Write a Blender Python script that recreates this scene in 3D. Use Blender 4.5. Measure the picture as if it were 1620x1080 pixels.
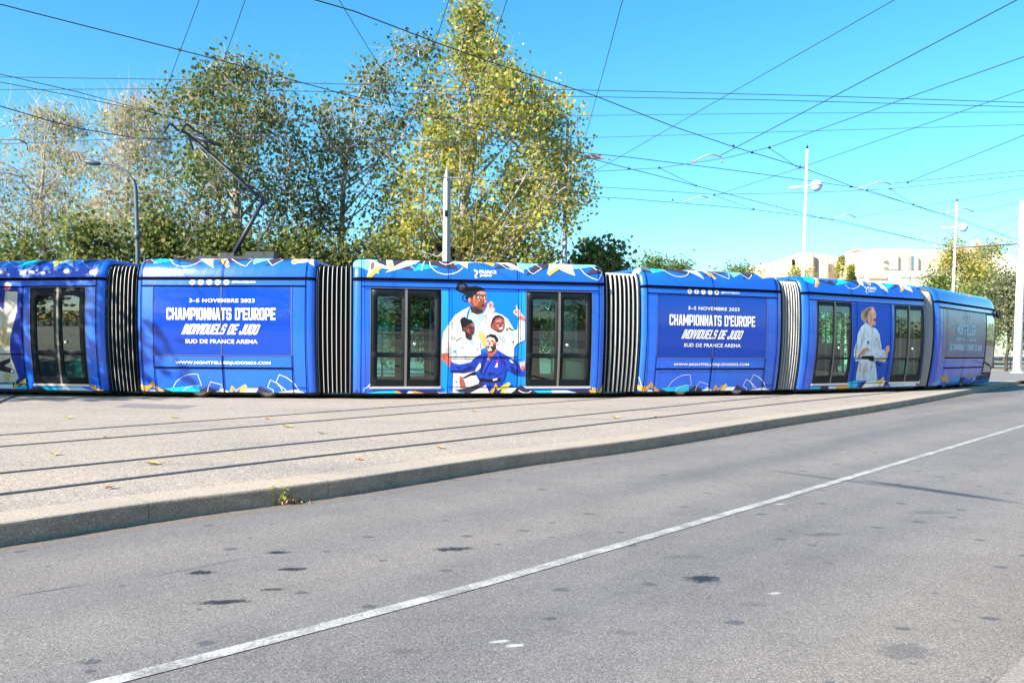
import bpy, bmesh, math, random
from mathutils import Vector, Matrix, noise
from mathutils.geometry import tessellate_polygon
R=math.radians
for o in list(bpy.data.objects): bpy.data.objects.remove(o)
scene=bpy.context.scene; COL=scene.collection
# ------------------------------------------------------------------ camera, sky, sun, exposure
F,HY,CZ,ROLL=1350.,558.,1.08,.0060
cam=bpy.data.objects.new('camera',bpy.data.cameras.new('camera')); COL.objects.link(cam)
cam.data.sensor_width=36.; cam.data.lens=36.*F/1620.; cam.data.shift_y=(HY-540)/1620.
cam.data.clip_start=.05; cam.data.clip_end=3000
cam.matrix_world=Matrix.Translation((0,0,CZ))@Matrix.Rotation(-ROLL,4,'Y')@Matrix.Rotation(R(90),4,'X')
scene.camera=cam
SUN_EL=R(31); SUN_DIR=Vector((-1,-.78,0)).normalized()
w=bpy.data.worlds.new('World'); scene.world=w; w.use_nodes=True
nt=w.node_tree; nt.nodes.clear()
sky=nt.nodes.new('ShaderNodeTexSky'); sky.sky_type='NISHITA'; sky.sun_disc=False
sky.sun_elevation=SUN_EL; sky.sun_rotation=math.atan2(SUN_DIR.x,SUN_DIR.y)
sky.air_density=1.; sky.dust_density=.6; sky.ozone_density=1.5; sky.altitude=50
hs=nt.nodes.new('ShaderNodeHueSaturation'); hs.inputs['Hue'].default_value=.479; hs.inputs['Saturation'].default_value=1.36; hs.inputs['Value'].default_value=1.
bg=nt.nodes.new('ShaderNodeBackground'); bg.inputs['Strength'].default_value=.098
wo=nt.nodes.new('ShaderNodeOutputWorld')
tn=nt.nodes.new('ShaderNodeMix'); tn.data_type='RGBA'; tn.blend_type='MULTIPLY'; tn.inputs[0].default_value=1.; tn.inputs[7].default_value=(.70,.89,1.,1)
nt.links.new(sky.outputs[0],hs.inputs['Color']); nt.links.new(hs.outputs[0],tn.inputs[6]); nt.links.new(tn.outputs[2],bg.inputs[0]); nt.links.new(bg.outputs[0],wo.inputs[0])
sl=bpy.data.lights.new('sun','SUN'); sl.energy=5.; sl.angle=R(.55); sl.color=(1,.91,.80)
so=bpy.data.objects.new('sun',sl); COL.objects.link(so); so.location=(-30,-24,40)
tosun=Vector((SUN_DIR.x*math.cos(SUN_EL),SUN_DIR.y*math.cos(SUN_EL),math.sin(SUN_EL)))
so.rotation_euler=tosun.to_track_quat('Z','Y').to_euler()
scene.view_settings.view_transform='Standard'; scene.view_settings.look='None'
scene.view_settings.exposure=1.5; scene.view_settings.gamma=1
scene.cycles.use_denoising=True; scene.cycles.max_bounces=8; scene.cycles.transparent_max_bounces=16
# ------------------------------------------------------------------ helpers
def ray(px,py):
    a,b=px-810,py-540; a,b=a+ROLL*b,b-ROLL*a
    return Vector((a/F,1,-(540+b-HY)/F))
def gnd(px,py,z=0.):            # a picture point laid on a level plane
    d=ray(px,py); t=(z-CZ)/d.z; return Vector((d.x*t,t,z))
def at(px,py,Y):                # a picture point at distance Y
    d=ray(px,py); return Vector((d.x*Y,Y,CZ+d.z*Y))
def empty(name,loc,label=None,cat=None,group=None):
    o=bpy.data.objects.new(name,None); COL.objects.link(o); o.location=loc; o.empty_display_size=.2
    tag(o,label,cat,group); return o
def tag(o,label=None,cat=None,group=None,kind=None):
    if label: o['label']=label
    if cat: o['category']=cat
    if group: o['group']=group
    if kind: o['kind']=kind
    return o
def wloc(o):
    v=Vector(o.location)
    while o.parent: o=o.parent; v+=Vector(o.location)
    return v
def link(name,me,mats,parent=None,origin=None,smooth=None):
    me.name=name
    for m in (mats if isinstance(mats,(list,tuple)) else [mats]): me.materials.append(m)
    org=Vector(origin) if origin is not None else (wloc(parent) if parent else Vector((0,0,0)))
    me.transform(Matrix.Translation(-org))
    o=bpy.data.objects.new(name,me); COL.objects.link(o)
    if parent: o.parent=parent; o.location=org-wloc(parent)
    else: o.location=org
    if smooth is not None:
        me.polygons.foreach_set('use_smooth',[True]*len(me.polygons))
        if smooth<180:
            me.set_sharp_from_angle(angle=R(smooth))
    me.update()
    return o
def bmlink(name,bm,mats,parent=None,origin=None,smooth=None):
    me=bpy.data.meshes.new(name); bm.to_mesh(me); bm.free()
    return link(name,me,mats,parent,origin,smooth)
def box(bm,c,size,rz=0.,mi=0,rx=0.,ry=0.):
    M=Matrix.Translation(c)@Matrix.Rotation(rz,4,'Z')@Matrix.Rotation(ry,4,'Y')@Matrix.Rotation(rx,4,'X')@Matrix.Diagonal((size[0],size[1],size[2],1))
    r=bmesh.ops.create_cube(bm,size=1.,matrix=M)
    for f in {f for v in r['verts'] for f in v.link_faces}: f.material_index=mi
    return r['verts']
def tube(bm,pts,rad,n=8,mi=0,cap=True):
    pts=[Vector(p) for p in pts]; rads=rad if isinstance(rad,(list,tuple)) else [rad]*len(pts)
    rings=[]; prev=None
    for i,p in enumerate(pts):
        t=(pts[min(i+1,len(pts)-1)]-pts[max(i-1,0)]).normalized()
        if prev is None:
            a=Vector((0,0,1)) if abs(t.z)<.9 else Vector((1,0,0))
            u=t.cross(a).normalized()
        else: u=(prev-t*prev.dot(t)).normalized()
        prev=u; v=t.cross(u)
        rings.append([bm.verts.new(p+(u*math.cos(2*math.pi*k/n)+v*math.sin(2*math.pi*k/n))*rads[i]) for k in range(n)])
    for a,b in zip(rings,rings[1:]):
        for k in range(n):
            f=bm.faces.new((a[k],a[(k+1)%n],b[(k+1)%n],b[k])); f.material_index=mi; f.smooth=True
    if cap and n>2:
        f=bm.faces.new(rings[0][::-1]); f.material_index=mi
        f=bm.faces.new(rings[-1]); f.material_index=mi
def lathe(bm,prof,c=(0,0,0),n=20,mi=0,M=None):
    rings=[]
    for r,z in prof:
        ring=[]
        for k in range(n):
            p=Vector((r*math.cos(2*math.pi*k/n),r*math.sin(2*math.pi*k/n),z))
            if M is not None: p=M@p
            ring.append(bm.verts.new(p+Vector(c)))
        rings.append(ring)
    for a,b in zip(rings,rings[1:]):
        for k in range(n):
            f=bm.faces.new((a[k],a[(k+1)%n],b[(k+1)%n],b[k])); f.material_index=mi; f.smooth=True
    for rr in (rings[0][::-1],rings[-1]):
        f=bm.faces.new(rr); f.material_index=mi
def spline(pts,n=8):
    pts=[Vector(p) for p in pts]; out=[]
    P=[pts[0]*2-pts[1]]+pts+[pts[-1]*2-pts[-2]]
    for i in range(1,len(P)-2):
        a,b,c,d=P[i-1],P[i],P[i+1],P[i+2]
        for k in range(n):
            t=k/n
            out.append(.5*((2*b)+(c-a)*t+(2*a-5*b+4*c-d)*t*t+(3*b-a-3*c+d)*t**3))
    out.append(pts[-1]); return out
# ------------------------------------------------------------------ materials
def mat(name,col,rough=.5,metal=0.,coat=0.,spec=.5):
    m=bpy.data.materials.new(name); m.use_nodes=True; b=m.node_tree.nodes['Principled BSDF']
    b.inputs['Base Color'].default_value=(*col,1); b.inputs['Roughness'].default_value=rough
    b.inputs['Metallic'].default_value=metal; b.inputs['Coat Weight'].default_value=coat
    b.inputs['Coat Roughness'].default_value=.06; b.inputs['Specular IOR Level'].default_value=spec
    return m
class N:                        # small node-graph writer
    def __init__(s,m): s.t=m.node_tree; s.b=s.t.nodes['Principled BSDF']; s.co=s.t.nodes.new('ShaderNodeTexCoord').outputs['Object']
    def n(s,k,**kw):
        d=s.t.nodes.new(k)
        for a,v in kw.items(): setattr(d,a,v)
        return d
    def put(s,sock,v):
        if isinstance(v,bpy.types.NodeSocket): s.t.links.new(v,sock)
        else: sock.default_value=v
    def noise(s,scale,detail=4,rough=.6,vec=None,dist=0.):
        d=s.n('ShaderNodeTexNoise'); s.put(d.inputs['Vector'],vec or s.co); d.inputs['Scale'].default_value=scale; d.inputs['Detail'].default_value=detail; d.inputs['Roughness'].default_value=rough; d.inputs['Distortion'].default_value=dist
        return d.outputs['Fac']
    def vor(s,scale,vec=None,out='Distance',rnd=1.):
        d=s.n('ShaderNodeTexVoronoi'); s.put(d.inputs['Vector'],vec or s.co); d.inputs['Scale'].default_value=scale; d.inputs['Randomness'].default_value=rnd
        return d.outputs[out]
    def ramp(s,v,stops,interp='LINEAR'):
        d=s.n('ShaderNodeValToRGB'); s.put(d.inputs[0],v); e=d.color_ramp.elements; d.color_ramp.interpolation=interp
        while len(e)<len(stops): e.new(.5)
        for x,(p,c) in zip(e,stops):
            x.position=p; x.color=(*c,1) if isinstance(c,(tuple,list)) else (c,c,c,1)
        return d.outputs[0]
    def mix(s,f,a,b,mode='MIX'):
        d=s.n('ShaderNodeMix',data_type='RGBA',blend_type=mode); s.put(d.inputs[0],f)
        for i,v in ((6,a),(7,b)):
            s.put(d.inputs[i],(*v,1) if isinstance(v,tuple) and len(v)==3 else v)
        return d.outputs[2]
    def math(s,op,a,b=0.,c=0.,clamp=False):
        d=s.n('ShaderNodeMath',operation=op,use_clamp=clamp)
        for i,v in enumerate((a,b,c)): s.put(d.inputs[i],v)
        return d.outputs[0]
    def mapping(s,loc=(0,0,0),rot=(0,0,0),sc=(1,1,1),vec=None,kind='POINT'):
        d=s.n('ShaderNodeMapping',vector_type=kind); s.put(d.inputs[0],vec or s.co); d.inputs[1].default_value=loc; d.inputs[2].default_value=rot; d.inputs[3].default_value=sc
        return d.outputs[0]
    def bump(s,h,strength=.3,dist=.01):
        d=s.n('ShaderNodeBump'); s.put(d.inputs['Height'],h); d.inputs['Strength'].default_value=strength; d.inputs['Distance'].default_value=dist
        s.t.links.new(d.outputs[0],s.b.inputs['Normal'])
    def base(s,v): s.put(s.b.inputs['Base Color'],v)
    def rough(s,v): s.put(s.b.inputs['Roughness'],v)
    def spot(s,c,rx,ry,ang=0.,edge=.45,jit=.5,sc=9.):   # a stain or painted shadow streak with its own outline, mask 0..1
        v=s.mapping((c[0],c[1],0),(0,0,ang),(rx,ry,1),kind='TEXTURE')
        v0=s.n('ShaderNodeVectorMath',operation='MULTIPLY'); s.put(v0.inputs[0],v); v0.inputs[1].default_value=(1,1,0)
        l=s.n('ShaderNodeVectorMath',operation='LENGTH'); s.t.links.new(v0.outputs[0],l.inputs[0])
        n=s.math('ADD',s.math('MULTIPLY',s.noise(sc,5,.7),.55),s.math('MULTIPLY',s.noise(75,3,.8),.45))
        d=s.math('ADD',l.outputs['Value'],s.math('MULTIPLY',s.math('SUBTRACT',n,.5),2*jit))
        mr=s.n('ShaderNodeMapRange',interpolation_type='SMOOTHSTEP'); s.put(mr.inputs[0],d); mr.inputs[1].default_value=1.; mr.inputs[2].default_value=1.-edge; mr.inputs[3].default_value=0.; mr.inputs[4].default_value=1.
        return mr.outputs[0]
ROADDIR=R(48)
def asphalt():
    m=mat('asphalt',(.2,.2,.2),.85,spec=.3); g=N(m)
    big=g.noise(.35,3); mid=g.noise(2.2,5,.65); fine=g.noise(150,3,.75); vv=g.vor(215,out='Color')
    sep=g.n('ShaderNodeSeparateColor'); g.t.links.new(vv,sep.inputs[0]); cell=sep.outputs[0]
    c=g.ramp(cell,[(0,(.08,.074,.070)),(.18,(.155,.143,.134)),(.7,(.232,.214,.199)),(.94,(.29,.27,.25)),(1,(.44,.415,.385))])
    c=g.mix(.6,c,g.ramp(fine,[(.28,.5),(.5,1.),(.72,1.45)]),'MULTIPLY')
    c=g.mix(1.,c,g.ramp(mid,[(.25,.86),(.55,1.),(.8,1.08)]),'MULTIPLY')
    # wheel lanes along the road, polished darker and bluish
    along=g.mapping((0,0,0),(0,0,-ROADDIR),(1,1,1))
    lane=g.noise(.8,3,.5,vec=g.mapping((3.1,7.7,0),(0,0,0),(.07,1.,1.),vec=along))
    c=g.mix(1.,c,g.ramp(lane,[(.32,(.74,.76,.82)),(.5,(.97,.97,.98)),(.68,(1.12,1.09,1.04))]),'MULTIPLY')
    c=g.mix(.5,c,g.ramp(big,[(.3,.85),(.7,1.12)]),'MULTIPLY')
    # sparse tar drops
    vd=g.n('ShaderNodeTexVoronoi'); g.put(vd.inputs['Vector'],g.mapping((0,0,0),(0,0,-ROADDIR),(.75,1.,1.))); vd.voronoi_dimensions='2D'; vd.inputs['Scale'].default_value=2.9
    dd=g.math('ADD',vd.outputs['Distance'],g.math('MULTIPLY',g.math('SUBTRACT',g.noise(38,4,.75),.5),.22))
    sc2=g.n('ShaderNodeSeparateColor'); g.t.links.new(vd.outputs['Color'],sc2.inputs[0])
    drop=g.math('LESS_THAN',dd,g.math('MULTIPLY',g.math('SUBTRACT',sc2.outputs[0],.45,clamp=True),.2))
    c=g.mix(g.math('MULTIPLY',drop,.7),c,(.055,.06,.075))
    # dark stains, long streaks and pale flecks
    SP=[((318,905),.10,.055,.85),((440,873),.12,.05,.8),((462,900),.12,.045,.75),((718,868),.17,.06,.75),((352,952),.17,.05,.7),((430,932),.1,.03,.55),((1112,915),.14,.11,.7),((1430,1030),.17,.13,.33),
        ((1305,845),.2,.08,.4),((985,1000),.1,.05,.3),((1190,955),.1,.05,.3),((1470,810),.3,.1,.3),((1080,880),.2,.06,.3),((640,1030),.09,.04,.3)]
    for p,rx,ry,k in SP:
        q=gnd(*p,-.15); c=g.mix(g.math('MULTIPLY',g.spot(q,rx*.8,ry*1.0,.15,.5,2.0,13),min(1,k*1.5)),c,(.020,.024,.034) if k>.5 else (.07,.07,.075))
    for a,b,wd,k in (((0,946),(150,922),.02,.6),((1190,740),(1460,776),.09,.45),((1340,756),(1640,799),.12,.85),((200,920),(420,876),.03,.3)):  # the two right-hand streaks paint a cast shadow into the asphalt
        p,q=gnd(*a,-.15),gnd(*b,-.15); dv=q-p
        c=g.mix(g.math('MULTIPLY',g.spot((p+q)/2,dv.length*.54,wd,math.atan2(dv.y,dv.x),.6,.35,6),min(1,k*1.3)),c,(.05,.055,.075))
    for p in ((1226,938),(790,1014),(815,1020),(1235,797),(1335,715)):
        q=gnd(*p,-.15); c=g.mix(g.math('MULTIPLY',g.spot(q,.055,.022,.3,.6,1.8,24),.6),c,(.6,.6,.57))
    g.base(c)
    g.bump(g.math('ADD',g.math('MULTIPLY',cell,.5),fine),.55,.006)
    return m
def aggregate(name,lo,mid_,hi,scale=95,stain=.6):
    m=mat(name,mid_,.9,spec=.25); g=N(m)
    vv=g.vor(scale,out='Color'); sep=g.n('ShaderNodeSeparateColor'); g.t.links.new(vv,sep.inputs[0])
    fine=g.noise(scale*.8,3,.7)
    c=g.ramp(sep.outputs[1],[(0,lo),(.25,mid_),(.75,mid_),(1,hi)])
    c=g.mix(.85,c,g.ramp(fine,[(.28,.5),(.5,1.),(.75,1.45)]),'MULTIPLY')
    along=g.mapping((0,0,0),(0,0,-R(50)),(.16,1,1))
    st=g.noise(1.1,6,.68,vec=along,dist=.4)
    c=g.mix(stain,c,g.ramp(st,[(.3,(.62,.66,.72)),(.45,(.93,.94,.97)),(.6,(1.07,1.04,1.)),(.75,(.98,.92,.86))]),'MULTIPLY')
    st2=g.noise(.45,5,.6,dist=.5)
    c=g.mix(stain*.8,c,g.ramp(st2,[(.35,(.8,.81,.84)),(.55,1.),(.8,(1.08,1.04,1.))]),'MULTIPLY')
    g.base(c); g.bump(g.math('ADD',g.math('MULTIPLY',sep.outputs[1],.6),fine),.5,.005)
    return m
M={}
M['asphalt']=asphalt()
M['paving']=aggregate('paving_concrete',(.115,.10,.088),(.335,.290,.238),(.56,.48,.40),80)
M['kerb']=aggregate('kerb_concrete',(.30,.25,.20),(.385,.325,.26),(.55,.46,.36),120,.45)
M['pavement']=aggregate('pavement_stone',(.2,.18,.165),(.27,.235,.21),(.35,.31,.28),140,.3)
M['patch']=aggregate('patch_asphalt',(.1,.1,.1),(.2,.19,.18),(.35,.33,.3),100,.3)
M['earth']=aggregate('earth',(.16,.13,.09),(.22,.18,.12),(.3,.26,.18),4,.6)
def worn_paint():
    m=mat('road_paint',(.6,.6,.58),.7); g=N(m)
    n=g.noise(60,4,.8); l=g.noise(5,4,.6); v=g.math('ADD',g.math('MULTIPLY',n,.62),g.math('MULTIPLY',l,.38))
    g.base(g.ramp(v,[(.44,(.20,.19,.18)),(.50,(.32,.31,.30)),(.57,(.46,.45,.44))])); g.bump(n,.4,.004)
    return m
M['paint']=worn_paint()
M['rail']=mat('rail_steel',(.035,.036,.042),.45,.5); M['groove']=mat('rail_groove',(.012,.012,.014),.9)
M['black']=mat('black_rubber',(.008,.009,.011),.55); M['dark']=mat('dark_grey_plastic',(.006,.009,.012),.45,spec=.18)
M['steel']=mat('brushed_steel',(.55,.55,.54),.35,.6); M['white']=mat('white_paint',(.78,.78,.76),.4); M['galv']=mat('galvanised_steel',(.26,.29,.33),.5,.4); M['bluegrey']=mat('steel_in_shade',(.075,.10,.135),.45)  # bluegrey is steel darkened in colour to read as shaded
M['concrete']=aggregate('pole_concrete',(.33,.32,.30),(.39,.375,.355),(.46,.445,.42),40,.25)
M['wire']=mat('wire_copper',(.016,.03,.065),.6); M['arm']=mat('arm_alloy',(.30,.235,.225),.55,.2)
# ------------------------------------------------------------------ ground, road, tram platform, kerb
def sheet(name,pts,m,thick=None,kind='structure'):
    bm=bmesh.new(); f=bm.faces.new([bm.verts.new(p) for p in pts])
    if f.normal.z<0: f.normal_flip()
    bm.normal_update()
    if f.normal.z<0: f.normal_flip()
    o=bmlink(name,bm,m); tag(o,kind=kind); return o
def straight(p,d,n): return [p+d*q for q in (.5,1.5,3.5,8,16,30,60) if q<=n]
KE=[(0,827),(270,789.5),(540,757),(809,718.5),(1018,693),(1231,661.5),(1336,647),(1440,631.5),(1620,601)]
ke=[gnd(x,y,0) for x,y in KE]
d0=(ke[0]-ke[2]).normalized(); d1=(ke[-1]-ke[-3]).normalized()
kerb_line=spline(straight(ke[0],d0,16)[::-1]+ke+straight(ke[-1],d1,30),6)
def offs(line,d):                # shift a ground polyline to its left (away from the road)
    o=[]
    for i,p in enumerate(line):
        t=(line[min(i+1,len(line)-1)]-line[max(i-1,0)]).normalized(); o.append(p+Vector((-t.y,t.x,0))*d)
    return o
inner=offs(kerb_line,.37)
sheet('ground',[(-900,-900,-.17),(900,-900,-.17),(900,1500,-.17),(-900,1500,-.17)],M['earth'])
# platform: everything left of the kerb
far=[Vector((60,95,0)),Vector((-90,95,0)),Vector((-90,-14,0))]
sheet('tram_platform',inner+far,M['paving'])
bm=bmesh.new()                   # kerb: rounded arris, laid in lengths with open joints
prof=[(0,-.16),(0,-.022),(.006,-.008),(.02,.0),(.37,.004),(.37,-.1)]
rows=[offs(kerb_line,a) for a,_ in prof]; dist=0
vs=[[bm.verts.new((p.x,p.y,prof[i][1])) for p in rows[i]] for i in range(len(prof))]
for i in range(len(prof)-1):
    for j in range(len(kerb_line)-1):
        bm.faces.new((vs[i][j],vs[i][j+1],vs[i+1][j+1],vs[i+1][j]))
bmesh.ops.recalc_face_normals(bm,faces=bm.faces[:])
kb=bmlink('kerb',bm,M['kerb']); tag(kb,kind='structure')
g=N(M['kerb'])
def kerb_joints():
    # joints every metre along the kerb, and mottled face colour painted to offset cyan shade
    bc=g.b.inputs['Base Color'].links[0].from_socket
    al=g.mapping((0,0,0),(0,0,-R(50))); sx=g.n('ShaderNodeSeparateXYZ'); g.t.links.new(al,sx.inputs[0])
    fr=g.math('FRACT',g.math('ADD',g.math('MULTIPLY',sx.outputs[0],1/1.5),g.math('MULTIPLY',g.noise(3,2),.004)))
    jt=g.math('LESS_THAN',fr,.007)
    gz=g.n('ShaderNodeSeparateXYZ'); g.t.links.new(g.co,gz.inputs[0])
    face=g.math('LESS_THAN',gz.outputs[2],-.012)
    gr=g.noise(4,6,.75,vec=g.mapping((0,0,0),(0,0,0),(1,1,2.5)))
    c=g.mix(face,bc,g.mix(1.,bc,g.ramp(gr,[(.3,(.76,.64,.58)),(.55,(1.06,.90,.82)),(.75,(1.2,1.02,.94))]),'MULTIPLY'))
    c=g.mix(g.math('MULTIPLY',jt,.4),c,(.05,.047,.045)); g.base(c)
kerb_joints()
# road sheet between kerb and the near pavement
pv=[gnd(1561,1093,0.),gnd(1575,1080,0.),gnd(1620,1037,0.)]
pdir=(pv[2]-pv[1]).normalized(); pavline=spline(straight(pv[1],-pdir,30)[::-1]+[pv[1],pv[2]]+straight(pv[2],(ke[-1]-ke[-3]).normalized(),60),4)
road_l=[Vector((p.x,p.y,-.15)) for p in offs(kerb_line,.02)]
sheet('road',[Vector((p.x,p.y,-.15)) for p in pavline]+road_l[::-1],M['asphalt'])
sheet('pavement',pavline+[Vector((70,50,0)),Vector((60,-30,0))][:2],M['pavement'])
bm=bmesh.new(); vt=[bm.verts.new(p) for p in pavline]; vb=[bm.verts.new((p.x,p.y,-.16)) for p in pavline]
for i in range(len(vt)-1): bm.faces.new((vt[i],vb[i],vb[i+1],vt[i+1]))
tag(bmlink('pavement_edge',bm,M['pavement']),kind='structure')
# dusty strip at the foot of the kerb
m=mat('gutter_dust',(.33,.27,.22),.95); g2=N(m)
a_=g2.noise(9,5,.7); g2.b.inputs['Alpha'].default_value=1; bm=bmesh.new()
uvl=bm.loops.layers.uv.new('UVMap'); A=offs(kerb_line,-.004); B=offs(kerb_line,-.30)
for i in range(len(A)-1):
    f=bm.faces.new([bm.verts.new((p.x,p.y,-.146)) for p in (A[i],A[i+1],B[i+1],B[i])])
    for l,v in zip(f.loops,(1,1,0,0)): l[uvl].uv=(0,v)
uvn=g2.n('ShaderNodeUVMap'); su=g2.n('ShaderNodeSeparateXYZ'); g2.t.links.new(uvn.outputs[0],su.inputs[0])
al=g2.math('MULTIPLY',g2.math('POWER',su.outputs[1],1.6),g2.ramp(g2.noise(7,6,.75),[(.35,.0),(.6,.85)]))
g2.t.links.new(al,g2.b.inputs['Alpha']); g2.base(g2.ramp(g2.noise(130,2,.7),[(.3,(.2,.16,.13)),(.7,(.42,.33,.27))]))
tag(bmlink('gutter_dust',bm,m),kind='structure')
# painted lane line
ln=[gnd(x,y,-.146) for x,y in ((161,1080),(472,1000),(900,884.5),(1340,756),(1620,672.6))]
ln=spline(straight(ln[0],(ln[0]-ln[1]).normalized(),8)[::-1]+ln+straight(ln[-1],(ln[-1]-ln[-2]).normalized(),30),8); a=offs(ln,.043); b=offs(ln,-.043)
bm=bmesh.new()
for i in range(len(a)-1): bm.faces.new([bm.verts.new(p) for p in (b[i],b[i+1],a[i+1],a[i])])
tag(bmlink('road_line',bm,M['paint']),kind='structure')
# rails sunk in the paving: dark head, groove beside it
def rail(line,label,group='grooved rails set in the pale paving'):
    line=spline(line,6); bm=bmesh.new()
    for o0,o1,z,mi in ((-.030,.030,.004,0),(.030,.062,.003,1),(.062,.080,.004,0)):
        a=offs(line,o0); b=offs(line,o1)
        for i in range(len(a)-1):
            f=bm.faces.new([bm.verts.new((p.x,p.y,z)) for p in (a[i],a[i+1],b[i+1],b[i])]); f.material_index=mi
    bmesh.ops.recalc_face_normals(bm,faces=bm.faces[:])
    o=bmlink('tram_rail',bm,[M['rail'],M['groove']],origin=line[0]); tag(o,label,'rail',group)
def ext(P,a=12,b=25):
    P=[gnd(*p) for p in P]; return straight(P[0],(P[0]-P[1]).normalized(),a)[::-1]+P+straight(P[-1],(P[-1]-P[-2]).normalized(),b)
rail(ext([(0,782.7),(433,730),(720,697.5),(1080,656),(1280,634),(1440,618)],12,6),'dark rail closest to the kerb')
rail(ext([(0,749),(360,713),(720,676.7),(1080,641),(1191,630)]),'dark rail second from the kerb')
rail(ext([(0,706.7),(360,677.8),(720,648),(887,635.6)]),'dark rail third from the kerb')
rail(ext([(0,688.4),(360,663),(720,636.7)]),'dark rail furthest from the kerb, running in under the tram')
rail([gnd(-60,668),gnd(0,637),gnd(22,628),gnd(40,621.5),gnd(52,616)],'short dark rail curving in under the left end of the tram')
sheet('paving_patch',[(lambda p:Vector((p.x,p.y,.004)))(gnd(*q)) for q in ((180,643.5),(205,638.5),(312,641.5),(286,646.5))],M['patch'])
sheet('road_beyond',[(9,37,.004),(60,37,.004),(200,110,.004),(30,60,.004)],M['patch'])

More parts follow.
